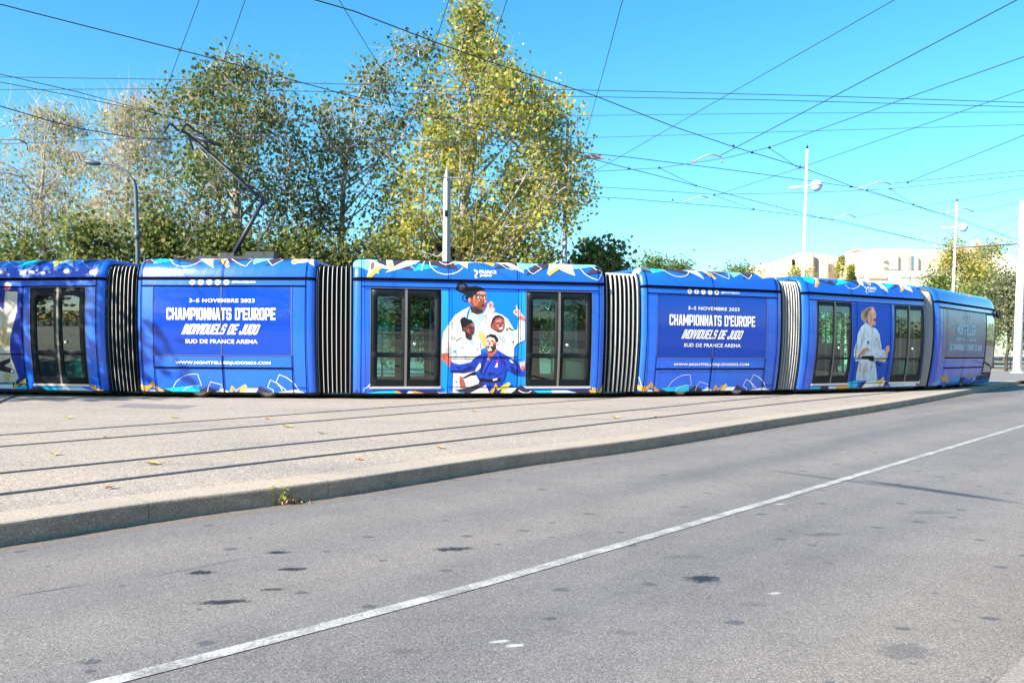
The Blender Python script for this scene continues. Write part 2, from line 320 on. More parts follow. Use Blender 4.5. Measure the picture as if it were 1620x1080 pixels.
ART = {
 'car3_bg': [
  ('azure',[(1.996,2.505),(3.984,2.531),(4.039,0.142),(2.032,0.142)]),
  ('azure2',[(1.996,2.505),(2.167,2.508),(2.204,0.142),(2.032,0.142)]),
  ('azure2',[(3.802,2.527),(3.984,2.531),(4.039,0.142),(3.855,0.142)]),
 ],
 'woman_top': [
  ('gi',[(2.673,2.151),(2.605,2.014),(2.579,1.864),(2.703,1.757),(2.829,1.541),(2.977,1.924),(3.058,2.143),(3.087,2.021),(3.17,1.913),(3.253,2.023),(3.42,1.971),(3.56,1.877),(3.645,1.741),(3.76,1.551),(3.738,1.221),(3.435,1.054),(3.042,1.216),(2.797,1.051),(2.303,1.048),(2.018,1.046),(2.026,1.344),(2.051,1.533),(2.184,1.751),(2.319,1.942),(2.509,2.067)]),
  ('gi_sh',[(2.188,1.426),(2.296,1.481),(2.406,1.374),(2.597,1.43),(2.571,1.321),(2.298,1.346)]),
  ('gi_sh',[(2.442,1.835),(2.483,1.863),(2.471,1.673),(2.445,1.591)]),
  ('gi_sh',[(3.06,1.871),(3.17,1.927),(3.09,1.68),(2.981,1.543)]),
  ('tee',[(2.673,2.083),(2.839,1.971),(2.976,2.019),(3.018,2.034),(2.937,1.76),(2.831,1.432),(2.734,1.486),(2.758,1.758),(2.62,1.865)]),
  ('hair',[(2.33,2.539),(2.372,2.67),(2.468,2.705),(2.563,2.68),(2.639,2.613),(2.81,2.636),(2.948,2.6),(3.03,2.512),(2.934,2.469),(2.823,2.439),(2.749,2.302),(2.7,2.219),(2.617,2.272),(2.549,2.339),(2.576,2.421),(2.486,2.446),(2.404,2.48)]),
  ('hair2',[(2.426,2.65),(2.522,2.665),(2.563,2.57),(2.467,2.514),(2.399,2.54)]),
  ('hair',[(2.567,2.424),(2.514,2.372),(2.499,2.323),(2.541,2.284),(2.625,2.27),(2.621,2.242),(2.529,2.258),(2.473,2.315),(2.49,2.386),(2.547,2.444)]),
  ('skin1',[(2.796,2.425),(2.961,2.497),(3.044,2.457),(3.06,2.28),(3.031,2.143),(2.962,2.055),(2.838,2.072),(2.728,2.152),(2.672,2.219),(2.623,2.258),(2.634,2.34),(2.7,2.342)]),
  ('skin1l',[(2.733,2.301),(2.796,2.371),(2.87,2.276),(2.843,2.14),(2.76,2.179)]),
  ('skin1h',[(2.823,2.48),(2.947,2.529),(3.03,2.493),(3.044,2.444),(2.947,2.436),(2.837,2.44)]),
  ('skin1h',[(2.749,2.397),(2.782,2.425),(2.782,2.343),(2.749,2.323)]),
  ('skin1h',[(2.843,2.336),(2.906,2.315),(2.892,2.271),(2.854,2.287)]),
  ('skin1h',[(2.989,2.319),(3.052,2.307),(3.052,2.247),(2.961,2.245)]),
  ('white',[(2.917,2.37),(2.91,2.384),(2.892,2.393),(2.87,2.393),(2.852,2.383),(2.845,2.369),(2.852,2.354),(2.87,2.346),(2.892,2.346),(2.91,2.356)]),
  ('hair',[(2.909,2.37),(2.905,2.383),(2.895,2.39),(2.883,2.39),(2.874,2.382),(2.87,2.369),(2.874,2.356),(2.883,2.349),(2.895,2.349),(2.905,2.357)]),
  ('white',[(3.047,2.356),(3.041,2.369),(3.028,2.377),(3.011,2.376),(2.997,2.368),(2.991,2.355),(2.997,2.342),(3.011,2.335),(3.028,2.335),(3.041,2.343)]),
  ('hair',[(3.038,2.356),(3.036,2.367),(3.029,2.374),(3.02,2.374),(3.013,2.367),(3.011,2.355),(3.013,2.344),(3.02,2.337),(3.029,2.338),(3.036,2.345)]),
  ('hair',[(2.82,2.41),(2.87,2.431),(2.936,2.41),(2.932,2.396),(2.87,2.417),(2.826,2.398)]),
  ('lip',[(2.915,2.19),(2.981,2.207),(3.03,2.186),(2.981,2.142),(2.931,2.152)]),
  ('skind',[(2.673,2.178),(2.783,2.106),(2.844,2.064),(2.962,2.052),(2.987,2.006),(2.839,1.966),(2.696,2.015)]),
  ('ear',[(2.683,2.3),(2.677,2.335),(2.662,2.357),(2.644,2.357),(2.629,2.335),(2.623,2.299),(2.629,2.264),(2.644,2.243),(2.662,2.243),(2.677,2.265)]),
  ('gold',[(2.884,1.555),(2.967,1.564),(3.032,1.475),(3.061,1.325),(3.038,1.161),(2.943,1.324),(2.858,1.473)]),
  ('palm',[(3.077,2.198),(3.099,2.248),(3.121,2.21),(3.135,2.265),(3.182,2.276),(3.216,2.233),(3.208,2.113),(3.236,2.13),(3.255,2.097),(3.239,2.042),(3.184,1.927),(3.115,1.975),(3.064,2.089)]),
  ('palmr',[(3.113,2.212),(3.179,2.249),(3.18,2.145),(3.13,2.112)]),
  ('skin1l',[(2.017,1.055),(2.188,1.074),(2.218,0.953),(2.13,0.871),(2.024,0.878)]),
  ('palmr',[(2.108,0.979),(2.195,1.007),(2.246,0.926),(2.223,0.735),(2.139,0.803),(2.102,0.884)]),
  ('gi_sh',[(2.206,1.733),(2.29,1.789),(2.388,1.791),(2.388,1.769),(2.296,1.769),(2.218,1.715)]),
  ('gi_sh',[(2.52,2.029),(2.562,1.865),(2.55,1.727),(2.528,1.729),(2.54,1.863),(2.498,2.023)]),
  ('gi_sh',[(3.07,2.033),(3.057,1.868),(2.989,1.675),(2.969,1.683),(3.035,1.872),(3.048,2.035)]),
  ('gi_sh',[(3.208,1.868),(3.14,1.702),(3.069,1.644),(3.055,1.662),(3.122,1.714),(3.188,1.876)]),
  ('gi_sh',[(3.428,1.937),(3.541,1.801),(3.656,1.611),(3.638,1.599),(3.523,1.789),(3.412,1.923)]),
  ('gi_sh',[(2.913,1.792),(3.022,1.984),(3.042,1.974),(2.933,1.782)]),
  ('skind',[(2.954,2.252),(2.987,2.282),(2.976,2.326),(2.996,2.33),(3.007,2.276),(2.968,2.238)]),
  ('skind',[(2.765,2.163),(2.844,2.094),(2.95,2.08),(2.946,2.05),(2.832,2.066),(2.745,2.141)]),
  ('skin1h',[(2.906,2.406),(2.983,2.312),(2.967,2.3),(2.89,2.394)]),
 ],
 'woman_small': [
  ('gi2',[(2.528,1.47),(2.612,1.376),(2.708,1.35),(2.79,1.427),(2.907,1.324),(2.947,0.997),(2.935,0.641),(2.906,0.338),(2.825,0.142),(2.3,0.142),(2.295,0.803),(2.201,0.993),(2.238,1.319),(2.379,1.415)]),
  ('gi_sh',[(2.459,1.212),(2.479,1.293),(2.474,0.995),(2.457,0.994)]),
  ('gi_sh',[(2.791,1.323),(2.835,1.215),(2.826,0.996),(2.804,0.996)]),
  ('hair',[(2.334,1.355),(2.477,1.438),(2.487,1.42),(2.344,1.337)]),
  ('hair',[(2.476,1.192),(2.558,1.211),(2.562,1.197),(2.48,1.178)]),
  ('teal',[(2.275,1.124),(2.356,1.135),(2.352,1.075),(2.281,1.075)]),
  ('red',[(2.849,1.201),(2.871,1.201),(2.872,1.133),(2.85,1.133)]),
  ('tee2',[(2.661,1.371),(2.708,1.39),(2.76,1.35),(2.744,1.214)]),
  ('hair',[(2.437,1.821),(2.469,1.884),(2.537,1.904),(2.614,1.859),(2.702,1.844),(2.775,1.731),(2.703,1.744),(2.635,1.716),(2.567,1.66),(2.535,1.565),(2.491,1.578),(2.471,1.686)]),
  ('skin2',[(2.567,1.66),(2.635,1.729),(2.736,1.779),(2.773,1.676),(2.766,1.541),(2.707,1.472),(2.61,1.485),(2.546,1.571),(2.502,1.606),(2.518,1.673)]),
  ('skin2l',[(2.573,1.62),(2.644,1.632),(2.665,1.539),(2.602,1.525)]),
  ('skin2l',[(2.681,1.743),(2.747,1.758),(2.759,1.69),(2.704,1.689)]),
  ('hair',[(2.69,1.662),(2.686,1.668),(2.673,1.672),(2.658,1.672),(2.646,1.668),(2.641,1.661),(2.646,1.655),(2.658,1.651),(2.673,1.651),(2.686,1.655)]),
  ('hair',[(2.767,1.666),(2.764,1.672),(2.754,1.676),(2.742,1.676),(2.732,1.672),(2.729,1.665),(2.733,1.659),(2.742,1.655),(2.754,1.655),(2.764,1.659)]),
  ('lip',[(2.694,1.561),(2.755,1.578),(2.755,1.54),(2.706,1.529)]),
  ('skind',[(2.555,1.56),(2.707,1.469),(2.713,1.377),(2.667,1.366),(2.575,1.425)]),
  ('hair',[(2.531,0.503),(2.726,0.613),(2.931,0.674),(2.925,0.608),(2.838,0.553),(2.714,0.544),(2.551,0.47)]),
  ('skin2r',[(2.439,0.53),(2.514,0.522),(2.584,0.379),(2.604,0.269),(2.572,0.255),(2.475,0.255)]),
  ('hair',[(2.367,0.42),(2.404,0.401),(2.39,0.375),(2.353,0.394)]),
  ('gi_sh',[(2.337,1.268),(2.381,1.104),(2.369,0.993),(2.349,0.995),(2.361,1.102),(2.317,1.262)]),
  ('gi_sh',[(2.594,1.324),(2.652,1.163),(2.722,1.055),(2.706,1.045),(2.634,1.155),(2.576,1.318)]),
  ('gi_sh',[(2.803,1.211),(2.752,1.047),(2.732,1.053),(2.783,1.217)]),
  ('gi_sh',[(2.464,0.502),(2.441,0.337),(2.421,0.339),(2.444,0.504)]),
  ('gi_sh',[(2.713,0.45),(2.749,0.229),(2.729,0.225),(2.693,0.446)]),
  ('gi_sh',[(2.305,1.004),(2.497,0.977),(2.495,0.957),(2.303,0.984)]),
  ('gi_sh',[(2.556,1.214),(2.591,0.887),(2.571,0.885),(2.536,1.212)]),
  ('skind',[(2.705,1.678),(2.728,1.595),(2.71,1.575),(2.7,1.587),(2.714,1.593),(2.691,1.674)]),
  ('skind',[(2.579,1.6),(2.632,1.516),(2.704,1.497),(2.698,1.473),(2.616,1.496),(2.557,1.586)]),
 ],
 'woman_right': [
  ('gi3',[(3.168,1.632),(3.341,1.541),(3.452,1.57),(3.647,1.591),(3.792,1.628),(3.812,1.853),(3.972,1.828),(3.979,1.383),(3.798,1.299),(3.724,1.207),(3.725,0.891),(3.604,1),(3.322,1.081),(3.262,1.272),(3.093,1.435)]),
  ('gi_sh',[(3.55,1.357),(3.567,1.357),(3.569,1.055),(3.552,1.055)]),
  ('tee2',[(3.173,1.621),(3.257,1.578),(3.313,1.546),(3.252,1.546),(3.185,1.578)]),
  ('tee2',[(3.563,1.576),(3.676,1.523),(3.705,1.441),(3.649,1.481)]),
  ('hair',[(3.151,1.654),(3.166,1.763),(3.204,1.886),(3.267,1.95),(3.364,1.962),(3.442,1.917),(3.471,1.835),(3.365,1.875),(3.268,1.86),(3.227,1.764),(3.201,1.654)]),
  ('skin3',[(3.216,1.764),(3.268,1.879),(3.378,1.913),(3.454,1.862),(3.477,1.767),(3.473,1.671),(3.424,1.58),(3.355,1.552),(3.243,1.606),(3.162,1.654),(3.172,1.722)]),
  ('skin3l',[(3.268,1.819),(3.351,1.861),(3.421,1.843),(3.407,1.799),(3.31,1.787)]),
  ('skin3l',[(3.297,1.737),(3.352,1.732),(3.339,1.678),(3.3,1.688)]),
  ('hair',[(3.357,1.776),(3.352,1.783),(3.34,1.786),(3.324,1.786),(3.312,1.782),(3.307,1.776),(3.312,1.769),(3.325,1.765),(3.34,1.766),(3.353,1.77)]),
  ('hair',[(3.452,1.783),(3.447,1.789),(3.436,1.793),(3.422,1.793),(3.411,1.789),(3.407,1.782),(3.412,1.776),(3.423,1.772),(3.437,1.772),(3.448,1.776)]),
  ('white',[(3.348,1.65),(3.439,1.69),(3.434,1.64),(3.382,1.621)]),
  ('hair',[(3.319,1.528),(3.432,1.387),(3.461,1.332),(3.451,1.326),(3.422,1.379),(3.309,1.52)]),
  ('hair',[(3.557,1.662),(3.547,1.596),(3.523,1.6),(3.533,1.666)]),
  ('hair',[(3.586,1.677),(3.699,1.618),(3.685,1.592),(3.572,1.651)]),
  ('red',[(3.628,1.379),(3.673,1.38),(3.673,1.358),(3.628,1.358)]),
  ('hair2',[(3.718,1.336),(3.713,1.356),(3.7,1.368),(3.685,1.367),(3.672,1.355),(3.668,1.336),(3.673,1.317),(3.686,1.305),(3.702,1.305),(3.714,1.317)]),
  ('palm',[(3.687,2.044),(3.721,2.085),(3.765,2.105),(3.748,2.187),(3.776,2.199),(3.799,2.106),(3.852,2.079),(3.912,1.97),(3.971,1.911),(3.972,1.806),(3.854,1.859),(3.783,1.946),(3.71,1.995)]),
  ('palmr',[(3.721,2.058),(3.782,2.059),(3.788,2.012),(3.743,2.012)]),
  ('palmr',[(3.811,1.93),(3.909,1.937),(3.972,1.883),(3.972,1.814),(3.845,1.876)]),
  ('gi_sh',[(3.434,1.498),(3.55,1.278),(3.584,1.056),(3.564,1.054),(3.532,1.272),(3.416,1.488)]),
  ('gi_sh',[(3.659,1.497),(3.689,1.333),(3.669,1.329),(3.639,1.493)]),
  ('gi_sh',[(3.82,1.723),(3.936,1.612),(3.954,1.444),(3.934,1.442),(3.918,1.604),(3.806,1.709)]),
  ('gi_sh',[(3.211,1.496),(3.325,1.334),(3.309,1.322),(3.195,1.484)]),
  ('gi_sh',[(3.797,1.556),(3.883,1.406),(3.865,1.396),(3.779,1.546)]),
  ('gi_sh',[(3.353,1.439),(3.399,1.221),(3.379,1.217),(3.333,1.435)]),
  ('skind',[(3.387,1.768),(3.407,1.705),(3.37,1.687),(3.364,1.701),(3.393,1.707),(3.373,1.764)]),
  ('skind',[(3.248,1.637),(3.343,1.585),(3.42,1.612),(3.428,1.592),(3.339,1.563),(3.238,1.617)]),
  ('skin3l',[(3.426,1.737),(3.468,1.724),(3.46,1.7),(3.418,1.713)]),
 ],
 'man_blue': [
  ('royal',[(3.307,1.163),(3.434,1.082),(3.661,0.959),(3.834,0.808),(3.981,0.643),(3.985,0.545),(3.815,0.559),(3.592,0.664),(3.535,0.683),(3.493,0.462),(3.434,0.406),(3.412,0.142),(3.104,0.142),(2.97,0.338),(2.853,0.531),(2.807,0.654),(2.533,0.607),(2.231,0.62),(2.239,0.863),(2.446,0.804),(2.691,0.854),(2.826,0.991),(3.044,1.107),(3.088,0.998),(3.213,0.998)]),
  ('royald',[(2.23,0.68),(2.449,0.667),(2.721,0.777),(2.805,0.723),(2.56,0.607),(2.231,0.62)]),
  ('royald',[(3.436,1),(3.495,0.89),(3.556,0.725),(3.484,0.807)]),
  ('royald',[(3.638,0.808),(3.84,0.642),(3.815,0.559),(3.672,0.614)]),
  ('royald',[(3.14,0.641),(3.337,0.586),(3.227,0.559),(3.116,0.531)]),
  ('royald',[(2.94,0.833),(3.048,0.943),(3.025,0.778),(2.963,0.558),(2.918,0.641)]),
  ('gi2',[(2.846,0.737),(2.912,0.846),(2.941,0.819),(2.938,0.737),(2.863,0.654),(2.794,0.641)]),
  ('skinm',[(3.083,1.107),(3.183,1.08),(3.298,1.185),(3.321,1.13),(3.208,0.993),(3.139,0.861),(3.102,0.998)]),
  ('gi2',[(3.08,0.987),(3.147,0.987),(3.111,0.866)]),
  ('hair',[(3.046,1.393),(3.07,1.476),(3.161,1.517),(3.272,1.497),(3.332,1.404),(3.318,1.259),(3.276,1.3),(3.246,1.414),(3.12,1.462)]),
  ('skinm2',[(3.052,1.394),(3.12,1.457),(3.246,1.42),(3.283,1.327),(3.269,1.218),(3.182,1.149),(3.098,1.162),(3.046,1.271)]),
  ('skinm',[(3.205,1.354),(3.283,1.327),(3.269,1.218),(3.208,1.217)]),
  ('ear2',[(3.337,1.295),(3.331,1.319),(3.319,1.334),(3.303,1.334),(3.291,1.319),(3.287,1.294),(3.292,1.27),(3.305,1.256),(3.32,1.256),(3.333,1.271)]),
  ('beard',[(3.041,1.265),(3.086,1.211),(3.18,1.212),(3.273,1.294),(3.281,1.177),(3.206,1.086),(3.078,1.102)]),
  ('skinm2',[(3.064,1.216),(3.098,1.176),(3.181,1.19),(3.196,1.13),(3.1,1.113)]),
  ('lip',[(3.086,1.238),(3.137,1.282),(3.185,1.244),(3.181,1.184),(3.126,1.162),(3.092,1.184)]),
  ('white',[(3.108,1.238),(3.14,1.261),(3.169,1.239),(3.141,1.217)]),
  ('white',[(3.114,1.195),(3.164,1.201),(3.154,1.173),(3.12,1.173)]),
  ('hair',[(3.07,1.375),(3.118,1.357),(3.11,1.339),(3.062,1.357)]),
  ('hair',[(3.152,1.353),(3.224,1.375),(3.23,1.355),(3.158,1.333)]),
  ('skinm',[(3.117,1.339),(3.144,1.34),(3.157,1.282),(3.112,1.282)]),
  ('red',[(3.305,0.9),(3.344,0.906),(3.362,0.848),(3.315,0.845)]),
  ('white',[(3.307,0.84),(3.346,0.834),(3.331,0.779),(3.349,0.746),(3.265,0.746),(3.292,0.779)]),
  ('white',[(3.633,0.959),(3.677,0.891),(3.726,0.847),(3.664,0.846),(3.624,0.885)]),
  ('hair',[(2.901,0.489),(3.007,0.489),(3.119,0.462),(3.286,0.47),(3.433,0.498),(3.437,0.409),(3.234,0.376),(3.093,0.398),(2.932,0.393)]),
  ('white',[(3.236,0.465),(3.341,0.492),(3.343,0.448),(3.243,0.426)]),
  ('palm',[(3.86,0.869),(3.992,0.886),(3.998,0.74),(3.947,0.665),(3.879,0.739)]),
  ('palmr',[(3.892,0.767),(3.996,0.781),(3.967,0.656),(3.918,0.676)]),
  ('royald',[(2.344,0.786),(2.455,0.705),(2.441,0.685),(2.33,0.766)]),
  ('royald',[(2.619,0.811),(2.705,0.702),(2.687,0.688),(2.601,0.797)]),
  ('royald',[(3.058,0.993),(2.953,0.773),(2.931,0.783),(3.036,1.003)]),
  ('royald',[(3.198,0.938),(3.067,0.663),(3.016,0.527),(2.994,0.535),(3.045,0.673),(3.176,0.948)]),
  ('royald',[(3.455,0.604),(3.292,0.493),(3.278,0.513),(3.441,0.624)]),
  ('royald',[(3.391,1.057),(3.453,0.838),(3.429,0.832),(3.367,1.051)]),
  ('royald',[(3.615,0.899),(3.731,0.789),(3.715,0.771),(3.599,0.881)]),
  ('royald',[(3.728,0.952),(3.848,0.731),(3.826,0.719),(3.706,0.94)]),
  ('royald',[(3.191,0.335),(3.169,0.196),(3.145,0.2),(3.167,0.339)]),
  ('royald',[(3.303,0.34),(3.336,0.229),(3.312,0.223),(3.279,0.334)]),
  ('royall',[(3.14,0.939),(2.997,0.637),(2.979,0.645),(3.122,0.947)]),
  ('royall',[(3.332,1.058),(3.377,0.948),(3.359,0.94),(3.314,1.05)]),
  ('royall',[(2.311,0.826),(2.422,0.785),(2.416,0.767),(2.305,0.808)]),
  ('royall',[(3.554,1.008),(3.697,0.899),(3.685,0.883),(3.542,0.992)]),
 ],
 'car3_low': [
  ('ink',[(2.353,0.201),(2.736,0.296),(2.982,0.393),(3.012,0.337),(2.919,0.227),(2.824,0.172),(2.576,0.142)]),
  ('white',[(2.714,0.142),(3.068,0.332),(3.165,0.142)]),
  ('ink',[(3.163,0.198),(3.297,0.198),(3.272,0.142),(3.188,0.142)]),
  ('amber',[(3.165,0.142),(3.312,0.37),(3.372,0.268),(3.352,0.22),(3.308,0.268),(3.258,0.142)]),
  ('yellow',[(3.345,0.248),(3.611,0.398),(3.666,0.351),(3.502,0.142),(3.42,0.142),(3.48,0.248),(3.37,0.203)]),
  ('white',[(3.502,0.142),(3.608,0.267),(3.857,0.267),(3.693,0.142)]),
  ('ink',[(3.693,0.142),(3.91,0.336),(4.027,0.252),(4.033,0.142)]),
  ('cyan',[(2.355,0.142),(2.41,0.156),(2.575,0.156),(2.571,0.142)]),
  ('sky',[(2.04,0.142),(2.053,0.168),(2.188,0.206),(2.3,0.157),(2.273,0.142)]),
  ('cyan',[(0.308,0.142),(0.597,0.194),(0.943,0.197),(1.017,0.142)]),
  ('amber',[(0.943,0.197),(1.035,0.193),(1.127,0.142),(1.017,0.142)]),
  ('navy',[(1.035,0.193),(1.273,0.189),(1.228,0.142),(1.127,0.142)]),
  ('white',[(1.273,0.189),(1.338,0.188),(1.385,0.142),(1.232,0.142)]),
  ('amber',[(1.338,0.192),(1.421,0.192),(1.635,0.142),(1.385,0.142)]),
  ('ink',[(1.458,0.188),(1.922,0.183),(1.97,0.142),(1.635,0.142)]),
  ('white',[(1.932,0.162),(2.128,0.149),(2.203,0.142),(1.979,0.142)]),
  ('ink',[(0.046,0.233),(0.109,0.168),(0.235,0.142),(0.308,0.142),(0.056,0.142)]),
  ('white',[(0.404,0.346),(0.341,0.272),(0.325,0.284),(0.388,0.358)]),
  ('white',[(0.335,0.272),(0.265,0.25),(0.255,0.194),(0.243,0.196),(0.257,0.258),(0.331,0.284)]),
  ('ink',[(4.032,0.199),(4.207,0.199),(4.337,0.142),(4.035,0.142)]),
  ('cyan',[(4.211,0.199),(4.657,0.202),(4.68,0.142),(4.337,0.142)]),
  ('ice',[(4.661,0.202),(5.031,0.201),(5.293,0.142),(4.68,0.142)]),
  ('ink',[(5.035,0.201),(5.588,0.203),(5.632,0.142),(5.293,0.142)]),
  ('amber',[(5.588,0.209),(5.687,0.218),(5.809,0.189),(5.813,0.142),(5.632,0.142)]),
  ('yellow',[(5.643,0.277),(5.785,0.247),(5.813,0.199),(5.685,0.248),(5.753,0.142),(5.722,0.142)]),
  ('yellow',[(5.833,0.142),(5.961,0.315),(5.995,0.325),(6.002,0.227),(5.873,0.142)]),
  ('amber',[(5.931,0.169),(6.002,0.227),(6.007,0.149),(5.883,0.142)]),
  ('white',[(3.872,0.214),(3.961,0.165),(4.036,0.153),(4.109,0.155),(4.165,0.202),(4.179,0.184),(4.117,0.135),(4.034,0.131),(3.953,0.145),(3.862,0.194)]),
 ],
 'car3_roof': [
  ('cyanl',[(0.004,3.222),(0.544,3.222),(0.576,2.856),(0.504,2.883),(0.397,3.032),(0.324,2.938),(-0.007,3.07)]),
  ('ink',[(0.54,3.203),(0.793,3.222),(1.239,3.222),(1.557,3.222),(1.445,3.155),(1.217,3.074),(1.359,2.961),(1.03,2.99),(0.884,2.949),(0.669,3.059),(0.561,3.106)]),
  ('white',[(0.26,3.222),(0.388,3.222),(0.49,3.135),(0.57,3.116),(0.759,3.042),(0.756,3.222),(0.886,3.222),(0.93,2.95),(0.794,2.975),(0.649,2.999),(0.578,3.057),(0.306,2.781),(0.4,3.155)]),
  ('brown',[(0.409,3.156),(0.485,3.124),(0.459,2.976),(0.378,2.936)]),
  ('amber',[(0.569,3.056),(0.64,2.999),(0.387,2.759),(0.297,2.781)]),
  ('amberl',[(0.759,3.042),(0.841,3.193),(0.89,3.126),(0.93,2.95)]),
  ('white',[(0.72,2.894),(0.932,3.047),(1.239,3.222),(1.557,3.222),(1.462,3.144),(1.104,3.012),(0.884,2.939)]),
  ('cyan',[(1.359,2.942),(1.516,3.134),(1.955,3.059)]),
  ('ink',[(1.445,3.155),(1.576,3.222),(2.314,3.222),(2.407,2.987),(1.955,3.059)]),
  ('white',[(1.305,3.099),(1.328,3.04),(1.399,3.004),(1.395,2.996),(1.322,3.034),(1.297,3.095)]),
  ('white',[(1.544,2.957),(1.559,3.067),(1.639,3.217),(1.653,3.209),(1.573,3.061),(1.56,2.955)]),
  ('white',[(1.771,3.22),(1.757,3.159),(1.764,3.102),(1.788,3.054),(1.821,3.009),(1.864,2.971),(1.915,2.941),(1.973,2.917),(2.035,2.901),(2.101,2.893),(2.169,2.894),(2.236,2.904),(2.302,2.921),(2.363,2.946),(2.418,2.979),(2.468,3.019),(2.51,3.065),(2.522,3.055),(2.478,3.007),(2.426,2.967),(2.369,2.932),(2.306,2.907),(2.24,2.888),(2.171,2.878),(2.101,2.877),(2.033,2.885),(1.969,2.903),(1.909,2.927),(1.854,2.959),(1.809,2.999),(1.774,3.046),(1.75,3.098),(1.741,3.159),(1.757,3.224)]),
  ('white',[(1.992,3.225),(1.999,3.203),(2.022,3.173),(2.054,3.151),(2.094,3.137),(2.138,3.133),(2.185,3.139),(2.232,3.157),(2.277,3.182),(2.332,3.229),(2.359,3.231),(2.359,3.213),(2.342,3.215),(2.287,3.168),(2.24,3.141),(2.189,3.123),(2.138,3.115),(2.09,3.119),(2.046,3.135),(2.01,3.161),(1.983,3.195),(1.976,3.219)]),
  ('cyanl',[(2.285,3.222),(2.548,3.206),(2.67,3.215),(2.334,3.115)]),
  ('white',[(2.266,3.222),(3.023,3.222),(2.998,3.189),(2.849,3.201),(2.652,3.183),(2.618,3.032),(2.404,3.175)]),
  ('white',[(2.908,3.222),(4.308,3.222),(3.864,3.222),(3.963,2.958),(3.375,3.189),(3.285,3.222),(2.897,3.21)]),
  ('amber',[(3.025,3.22),(3.205,3.222),(3.288,3.162),(3.242,3.099),(3.039,3.185)]),
  ('ink',[(3.245,3.041),(3.383,3.153),(3.527,3.17),(3.644,3.094)]),
  ('ink',[(3.672,3.212),(3.847,3.209),(3.806,3.119)]),
  ('cyanl',[(3.88,3.211),(4.392,3.21),(4.014,3.051),(3.908,3.007),(3.833,3.099)]),
  ('ink',[(3.99,2.905),(4.238,3.156),(4.383,3.204),(4.639,3.198),(4.542,3.107),(4.305,3.007)]),
  ('white',[(4.633,3.222),(5.145,3.222),(5.169,3.061),(5.204,2.918),(4.947,3.013),(4.819,3.083),(4.576,2.903),(4.52,2.962)]),
  ('amber',[(4.835,3.139),(4.874,3.106),(4.576,2.903),(4.524,2.962)]),
  ('amber',[(4.668,3.194),(4.722,3.201),(4.675,3.122),(4.593,3.056)]),
  ('amberl',[(4.876,3.14),(5.067,3.111),(5.167,3.055),(5.104,3.222),(5.176,3.222),(5.157,3.054),(4.957,3.066)]),
  ('cyanl',[(5.187,3.222),(5.871,3.222),(5.811,3.169),(5.172,3.076)]),
  ('ink',[(5.403,2.923),(5.655,3.095),(5.867,3.195),(6.021,3.192),(5.96,3.018),(5.715,2.991)]),
  ('white',[(4.044,3.087),(4.109,2.987),(4.178,2.946),(4.399,3.079),(4.266,3.18),(4.276,3.192),(4.413,3.073),(4.182,2.932),(4.099,2.977),(4.032,3.079)]),
  ('white',[(3.381,3.2),(3.544,3.074),(3.693,3.027),(3.736,3.078),(3.744,3.072),(3.693,3.017),(3.54,3.066),(3.375,3.192)]),
  ('white',[(5.357,3.112),(5.453,2.97),(5.625,2.874),(5.774,2.833),(5.9,3.058),(5.731,3.08),(5.637,3.195),(5.649,3.205),(5.739,3.094),(5.916,3.06),(5.782,2.821),(5.619,2.86),(5.443,2.958),(5.345,3.104)]),
 ],
 'car2_roof': [
  ('ice',[(-0.086,3.08),(-0.115,3.15),(-0.162,3.222),(-0.022,3.222),(0.341,3.222),(0.174,3.222),(0.053,3.133)]),
  ('ink',[(0.072,3.102),(0.214,3.184),(0.374,3.102),(0.327,3.08)]),
  ('cyan',[(0.333,3.066),(0.369,3.222),(0.453,3.222),(0.809,3.168)]),
  ('ink',[(0.453,3.222),(1.276,3.222),(1.488,3.053),(1.258,3.089),(0.809,3.168)]),
  ('iceb',[(1.324,3.222),(1.609,3.222),(1.697,3.178),(1.775,2.972)]),
  ('white',[(0.61,3.227),(0.704,3.173),(0.83,3.071),(0.968,3.021),(1.093,3.013),(1.234,3.036),(1.351,3.094),(1.438,3.173),(1.446,3.165),(1.357,3.084),(1.238,3.026),(1.093,3.001),(0.966,3.011),(0.824,3.061),(0.698,3.163),(0.604,3.217)]),
  ('white',[(0.208,3.196),(0.337,3.128),(0.433,3.098),(0.431,3.092),(0.335,3.122),(0.204,3.19)]),
  ('ink',[(1.782,3.053),(1.894,3.135),(1.969,3.09)]),
  ('amber',[(1.618,3.183),(1.609,3.222),(1.901,3.222),(1.984,3.161),(1.846,3.2)]),
  ('amber',[(1.874,3.173),(1.872,3.222),(2.147,3.018),(2.098,2.973),(1.945,3.088)]),
  ('white',[(1.89,3.222),(1.983,3.222),(2.12,3.072),(2.045,3.119)]),
  ('ink',[(1.991,3.222),(2.39,3.222),(2.596,3.188),(2.332,3.146),(2.124,3.096)]),
  ('white',[(2.068,3.228),(2.246,3.134),(2.401,3.056),(2.522,3.019),(2.599,3.177),(2.611,3.171),(2.528,3.009),(2.397,3.044),(2.24,3.122),(2.062,3.216)]),
  ('white',[(2.39,3.222),(2.493,3.222),(2.833,3.138),(2.625,3.188)]),
  ('cyanl',[(2.681,3.055),(2.626,3.222),(3.097,3.222),(2.891,3.138)]),
  ('ink',[(2.944,3.016),(3.097,3.222),(3.538,3.222),(3.345,3.157),(3.089,3.074)]),
  ('white',[(2.954,3.188),(3.078,3.079),(3.129,3.038),(3.326,3.173),(3.183,3.216),(3.187,3.228),(3.338,3.169),(3.133,3.026),(3.07,3.069),(2.946,3.178)]),
  ('white',[(3.54,3.121),(3.538,3.222),(4.008,3.222),(4.085,3.044),(3.901,3.121),(3.69,3.098),(3.596,3.067)]),
  ('amber',[(3.542,3.113),(3.641,3.222),(3.744,3.222),(3.597,3.064)]),
 ],
 'car2_low': [
